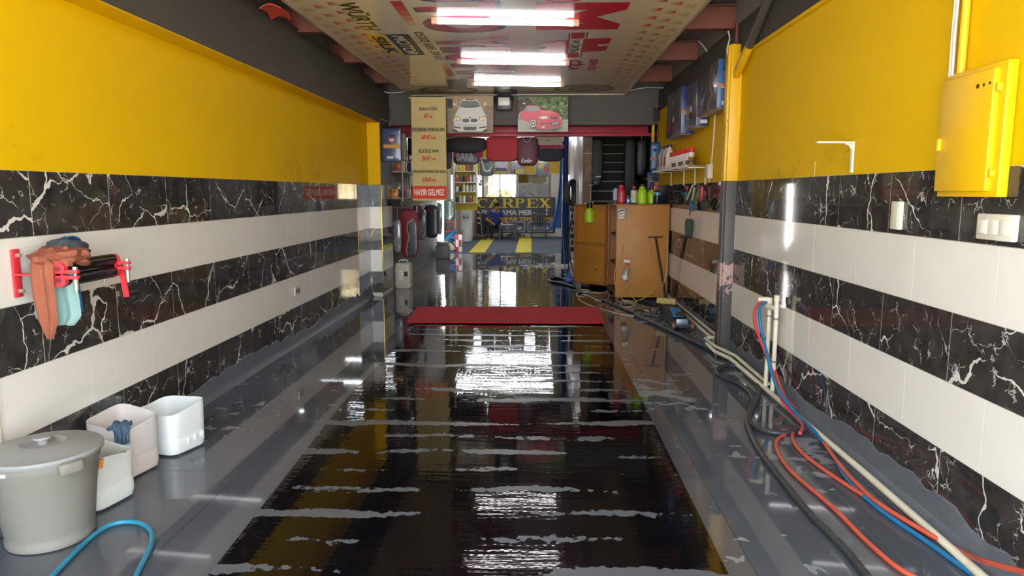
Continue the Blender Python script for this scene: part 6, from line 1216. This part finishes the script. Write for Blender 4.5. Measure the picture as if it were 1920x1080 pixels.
# ------------------------------------------------------------------ right side of the shop opening
def m_sheet():
    m, nt, b = new_mat('crumpled_plastic_sheet'); lk = nt.links.new; tc = nd(nt, 'ShaderNodeTexCoord'); mp = nd(nt, 'ShaderNodeMapping'); mp.inputs['Scale'].default_value = (1, 5, .8); lk(tc.outputs['Object'], mp.inputs['Vector'])
    n = nd(nt, 'ShaderNodeTexNoise', i_Scale=3., i_Detail=6.); lk(mp.outputs[0], n.inputs['Vector']); cr = nd(nt, 'ShaderNodeValToRGB'); cr.color_ramp.elements[0].color = lin('6d6a70')+(1,); cr.color_ramp.elements[1].color = lin('b9aaa0')+(1,); lk(n.outputs['Fac'], cr.inputs[0]); lk(cr.outputs[0], b.inputs['Base Color'])
    b.inputs['Roughness'].default_value = .3; bp = nd(nt, 'ShaderNodeBump', i_Strength=.6, i_Distance=.03); lk(n.outputs['Fac'], bp.inputs['Height']); lk(bp.outputs[0], b.inputs['Normal']); return m
P = []
for i in range(40):
    y = 11.35+5.4*i/39; P.append([Vector((.735+.03*math.sin(i*1.1+j*.4)+.015*math.sin(i*2.7), y, .02+2.93*j/14)) for j in range(15)])
b = MB(); b.grid(P, m_sheet(), two=.01); b.build('plastic_sheet', label='crumpled grey plastic sheeting hung as a partition right of the shop opening', cat='sheet')
WST = mat('6b5a4c', .75, noise=.3, scale=7); t = thing('timber_post', 'weathered timber post between plastic sheeting and staircase', 'post', (.76, 11.2, 0))
MB().rbox((.765, 11.2, 1.47), (.145, .09, 2.94), .006, WST).build('post', t); MB().rbox((.77, 11.145, 1.86), (.10, .02, .5), .004, mat('7d6048', .75, noise=.3)).build('splint', t); MB().rbox((.765, 11.14, 2.05), (.14, .012, .02), .002, mat('9a9184', .5)).build('strap', t)
BLT = mat('1d3f78', .6, noise=.2)
ribbon([(.55, 13.9, 2.9), (.53, 13.9, 2.0), (.545, 13.9, 1.0), (.54, 13.9, .05)], (1, 0, 0), [.10, .10, .14, .16], BLT, .02, 2, seed=1).build('blue_tarp', label='narrow blue tarpaulin hanging in front of the plastic sheeting', cat='tarpaulin')
ribbon([(.53, 16.5, 2.97), (.52, 16.5, 1.7), (.47, 16.5, 1.0), (.40, 16.5, .62)], (1, 0, 0), [.05, .06, .13, .28], mat('2a5594', .6), .02, 1.5).build('blue_tarp', label='flared end of a blue tarpaulin beyond the plastic sheeting', cat='tarpaulin')
t = thing('hose_coil', 'black hose coiled on a hook on the plastic sheeting', 'hose', (.66, 13.6, 1.2))
for k in range(4):
    b = MB(); cc = Vector((.655-.02*k, 13.5+.12*k, 1.44)); b.tube([cc+Vector((.075*math.cos(a), .04*math.cos(a), (.25-.012*k)*math.sin(a))) for a in [2*math.pi*i/28 for i in range(28)]], .020, mat('1d1d20', .45), n=8, closed=True); b.build('loop', t)
MB().cyl((.72, 13.6, 1.67), (.63, 13.6, 1.68), .010, mat('8a8070', .4, metal=.5), n=8).build('hook', t)
g_f = 'air fittings on the plastic sheeting'
for k in range(7):
    q = PY(1072.5, 392+12.5*k, 12.9); t = thing('air_coupling', ('uppermost', 'second', 'third', 'fourth', 'fifth', 'sixth', 'lowest')[k]+' black air coupling in the column on the plastic sheeting', 'coupling', q, g_f); MB().cyl(q+Vector((0, 0, -.045)), q+Vector((0, 0, .035)), .035 if k % 2 == 0 else .022, BLK, n=12).build('body', t); MB().cyl(q+Vector((0, 0, .03)), q+Vector((0, 0, .05)), .012, mat('a9a49a', .3, metal=.8), n=8).build('nipple', t); MB().cyl(q, (.735, 12.9, q.z), .008, mat('8a8070', .4), n=6).build('peg', t)
def dcable(px, Ys, m, label, r=.012):
    b = MB(); b.tube(catmull([PY(x, y, Y) for (x, y), Y in zip(px, Ys)], 6), r, m, n=6); b.build('hanging_cable', label=label, cat='cable')
dcable([(1062, 385), (1060, 430), (1063, 480), (1070, 525)], [12.6, 12.4, 12.0, 11.6], BLK, 'black cable hanging down the plastic sheeting, left of the couplings'); dcable([(1075, 395), (1066, 450), (1072, 500), (1079, 530)], [12.6, 12.3, 11.9, 11.5], BLK, 'black cable curving across the couplings'); dcable([(1054, 400), (1056, 450), (1060, 505), (1068, 530)], [14, 13.6, 12.8, 12], mat('22365e', .5), 'navy cable beside the blue tarpaulin')
hose('floor_hose', [(1078, 538), (1055, 532), (1035, 528), (1030, 524), (1045, 521), (1062, 525), (1078, 533)], .018, BLK, 'black hose loop on the floor at the foot of the timber post', z=.019)
q = PZ(1068, 530, .0); t = thing('blue_valve', 'blue valve block lying at the foot of the plastic sheeting', 'valve', q); MB().rbox(q+Vector((0, 0, .05)), (.16, .14, .09), .02, mat('24448c', .5)).build('block', t); MB().cyl(q+Vector((0, 0, .09)), q+Vector((0, 0, .16)), .03, mat('2f5aa8', .5), n=12).build('knob', t)
# staircase
t = thing('staircase', 'dark staircase with pale tread edges going up behind the wooden cabinet', 'stairs', (1.3, 12.5, 0)); ST = mat('1d1b1a', .7); NO = mat('b0a48e', .5)
for k in range(-6, 8):
    z = 1.46-.145+.168*k; y = 12.0+.21*k
    if z > 2.7 or z < .05: continue
    tr = MB().rbox((1.30, y+.13, z-.02), (.86, .27, .035), .003, ST).build('tread', t); MB().rbox((1.30, y-.008, z-.010), (.80, .012, .018), .002, NO).build('nosing', tr); MB().box(.87, y+.24, z-.02, 1.73, y+.25, z+.13, ST).build('riser', t, smooth=False)
for x in (.87, 1.73): MB().bar((x, 10.95+.2, .05+.25), (x, 13.95, 2.72), .03, .22, ST, .004).build('stringer', t)
BKB = mat('18181b', .6, noise=.2, bump=.3)
hang('backpack_cover', (1106, 260, 1131, 350), 11.3, .14, BKB, 'black quilted cover hanging in front of the left of the staircase', 'seat cover', 3.6, 'covers in front of the staircase', lambda t, c, y: (patch(t, (1117, 330, 1127, 332.5), y, mat('8a8a8e', .4), 'logo_line'), patch(t, (1114, 341, 1119, 343), y, mat('6a6a6e', .4), 'tag')))
hang('backpack_cover', (1168, 260, 1192, 378), 11.4, .12, BKB, 'black long cover hanging in front of the right of the staircase', 'seat cover', 4, 'covers in front of the staircase')
hang('backpack_cover', (1192, 262, 1212, 330), 11.2, .12, mat('232024', .5, noise=.3), 'dark wrinkled cover hanging next to the blue packs', 'seat cover', 4, 'covers in front of the staircase')
t = hang('mat_package', (1218, 267, 1246, 321), 10.42, .08, PB, 'blue packaged mat set standing behind the oil jugs', 'package', 14, None, lambda t, c, y: (patch(t, (1219, 296, 1245, 301), y-.002, mat('c0784e', .5), 'orange_band'), patch(t, (1225, 279, 1231, 284), y-.002, mat('20242c', .5), 'handle_slot')), loop=False); MB().tube([(1.72, 10.45, 2.1), (1.72, 10.5, 2.3), (1.745, 10.52, 2.5)], .005, mat('8a8a88', .4), n=6).build('hook', t)
t = hang('mat_package', (1211, 322, 1243, 396), 10.50, .08, mat('37426e', .35, noise=.12), 'navy packaged mat set behind the sprayers on the cabinet', 'package', 14, None, lambda t, c, y: (patch(t, (1226, 352, 1242, 357), y-.002, mat('c98a4a', .5), 'orange_band'), patch(t, (1228, 341, 1235, 350), y-.002, mat('c0684e', .5), 'logo')), loop=False)
b = MB(); b.box(1.66, 10.62, 1.6, 1.70, 10.66, 2.43, mat('d8aa1c', .5)); b.build('trim_7', kind='structure', smooth=False, label='thin yellow upright below the right end of the lintel')
# ------------------------------------------------------------------ outside behind the shop window
CRE = mat('c9b48a', .7); t = thing('neighbour_house', 'cream house with two windows seen through the shop window', 'building', (1.0, 33, -.02))
MB().box(-.95, 33, -.02, 6, 36, 6, CRE).build('wall', t, smooth=False)
for px0, px1 in ((975, 996), (1004, 1014), (1016, 1026)):
    a = PY(px0, 372, 32.98); c_ = PY(px1, 352, 32.98); o = MB().box(a.x, 32.94, a.z, c_.x, 33.02, c_.z, mat('a8925e', .6)).build('window', t, smooth=False); MB().box(a.x+.08, 32.92, a.z+.06, c_.x-.06, 32.945, c_.z-.06, mat('6e6a58', .3)).build('pane', o, smooth=False)
MB().box(-1.0, 32.6, PY(1000, 345, 33).z, 6, 33, PY(1000, 340, 33).z+.2, mat('d9c9a0', .7)).build('ledge', t, smooth=False)
t = thing('awning', 'ochre awning corner outside the shop window', 'awning', (-.9, 26, 2)); a = PY(972, 343, 26); c_ = PY(990, 322, 26); MB().rbox(((a.x+c_.x)/2, 26, (a.z+c_.z)/2), (c_.x-a.x, .5, c_.z-a.z), .06, mat('b38a14', .6)).build('valance', t); MB().cyl(((a.x+c_.x)/2, 26, -.02), ((a.x+c_.x)/2, 26, a.z), .03, mat('8a7a5a', .5), n=8).build('post', t)
t = thing('tree', 'dark leafy tree outside the left of the shop window', 'tree', (-2.35, 28, -.02)); q = PY(910, 345, 28); MB().cyl((q.x, 28, -.02), (q.x+.05, 28, 3.2), .12, mat('3a352e', .9, bump=.5), r1=.07, n=12).build('trunk', t)
b = MB(); rng = random.Random(9)
for k in range(500):
    c = Vector((q.x+rng.gauss(0, .20), 28+rng.gauss(0, .35), 1.7+rng.random()*1.9)); u = Vector((rng.uniform(-1, 1), rng.uniform(-1, 1), rng.uniform(-1, 1))).normalized()*.09; v = ortho(u)[0]*.045; b.flat([c-u, c+v, c+u, c-v], mat(('3c4032', '55583f', '4a4838')[k % 3], .8))
o = b.build('foliage', t, smooth=False); o['kind'] = 'stuff'
for k in range(7):
    x = -1.9+.28*k; b = blob((PY(925+12*k, 366, 25).x, 25, 1.21), (.20, .22, .22+.05*(k % 3)), mat(('8a8258', '6e7048', '9a8a5e')[k % 3], .9), .4, 14, k); b.build('shrub', label=('leftmost', 'second', 'third', 'fourth', 'fifth', 'sixth', 'rightmost')[k]+' low dry shrub on the wall outside the shop window', cat='shrub', group='shrubs outside the window')
MB().box(-3.5, 24.7, -.02, 1.5, 25.3, .95, mat('b0a48c', .8)).build('planter_wall', label='low wall with shrubs outside the shop window', cat='wall', smooth=False)
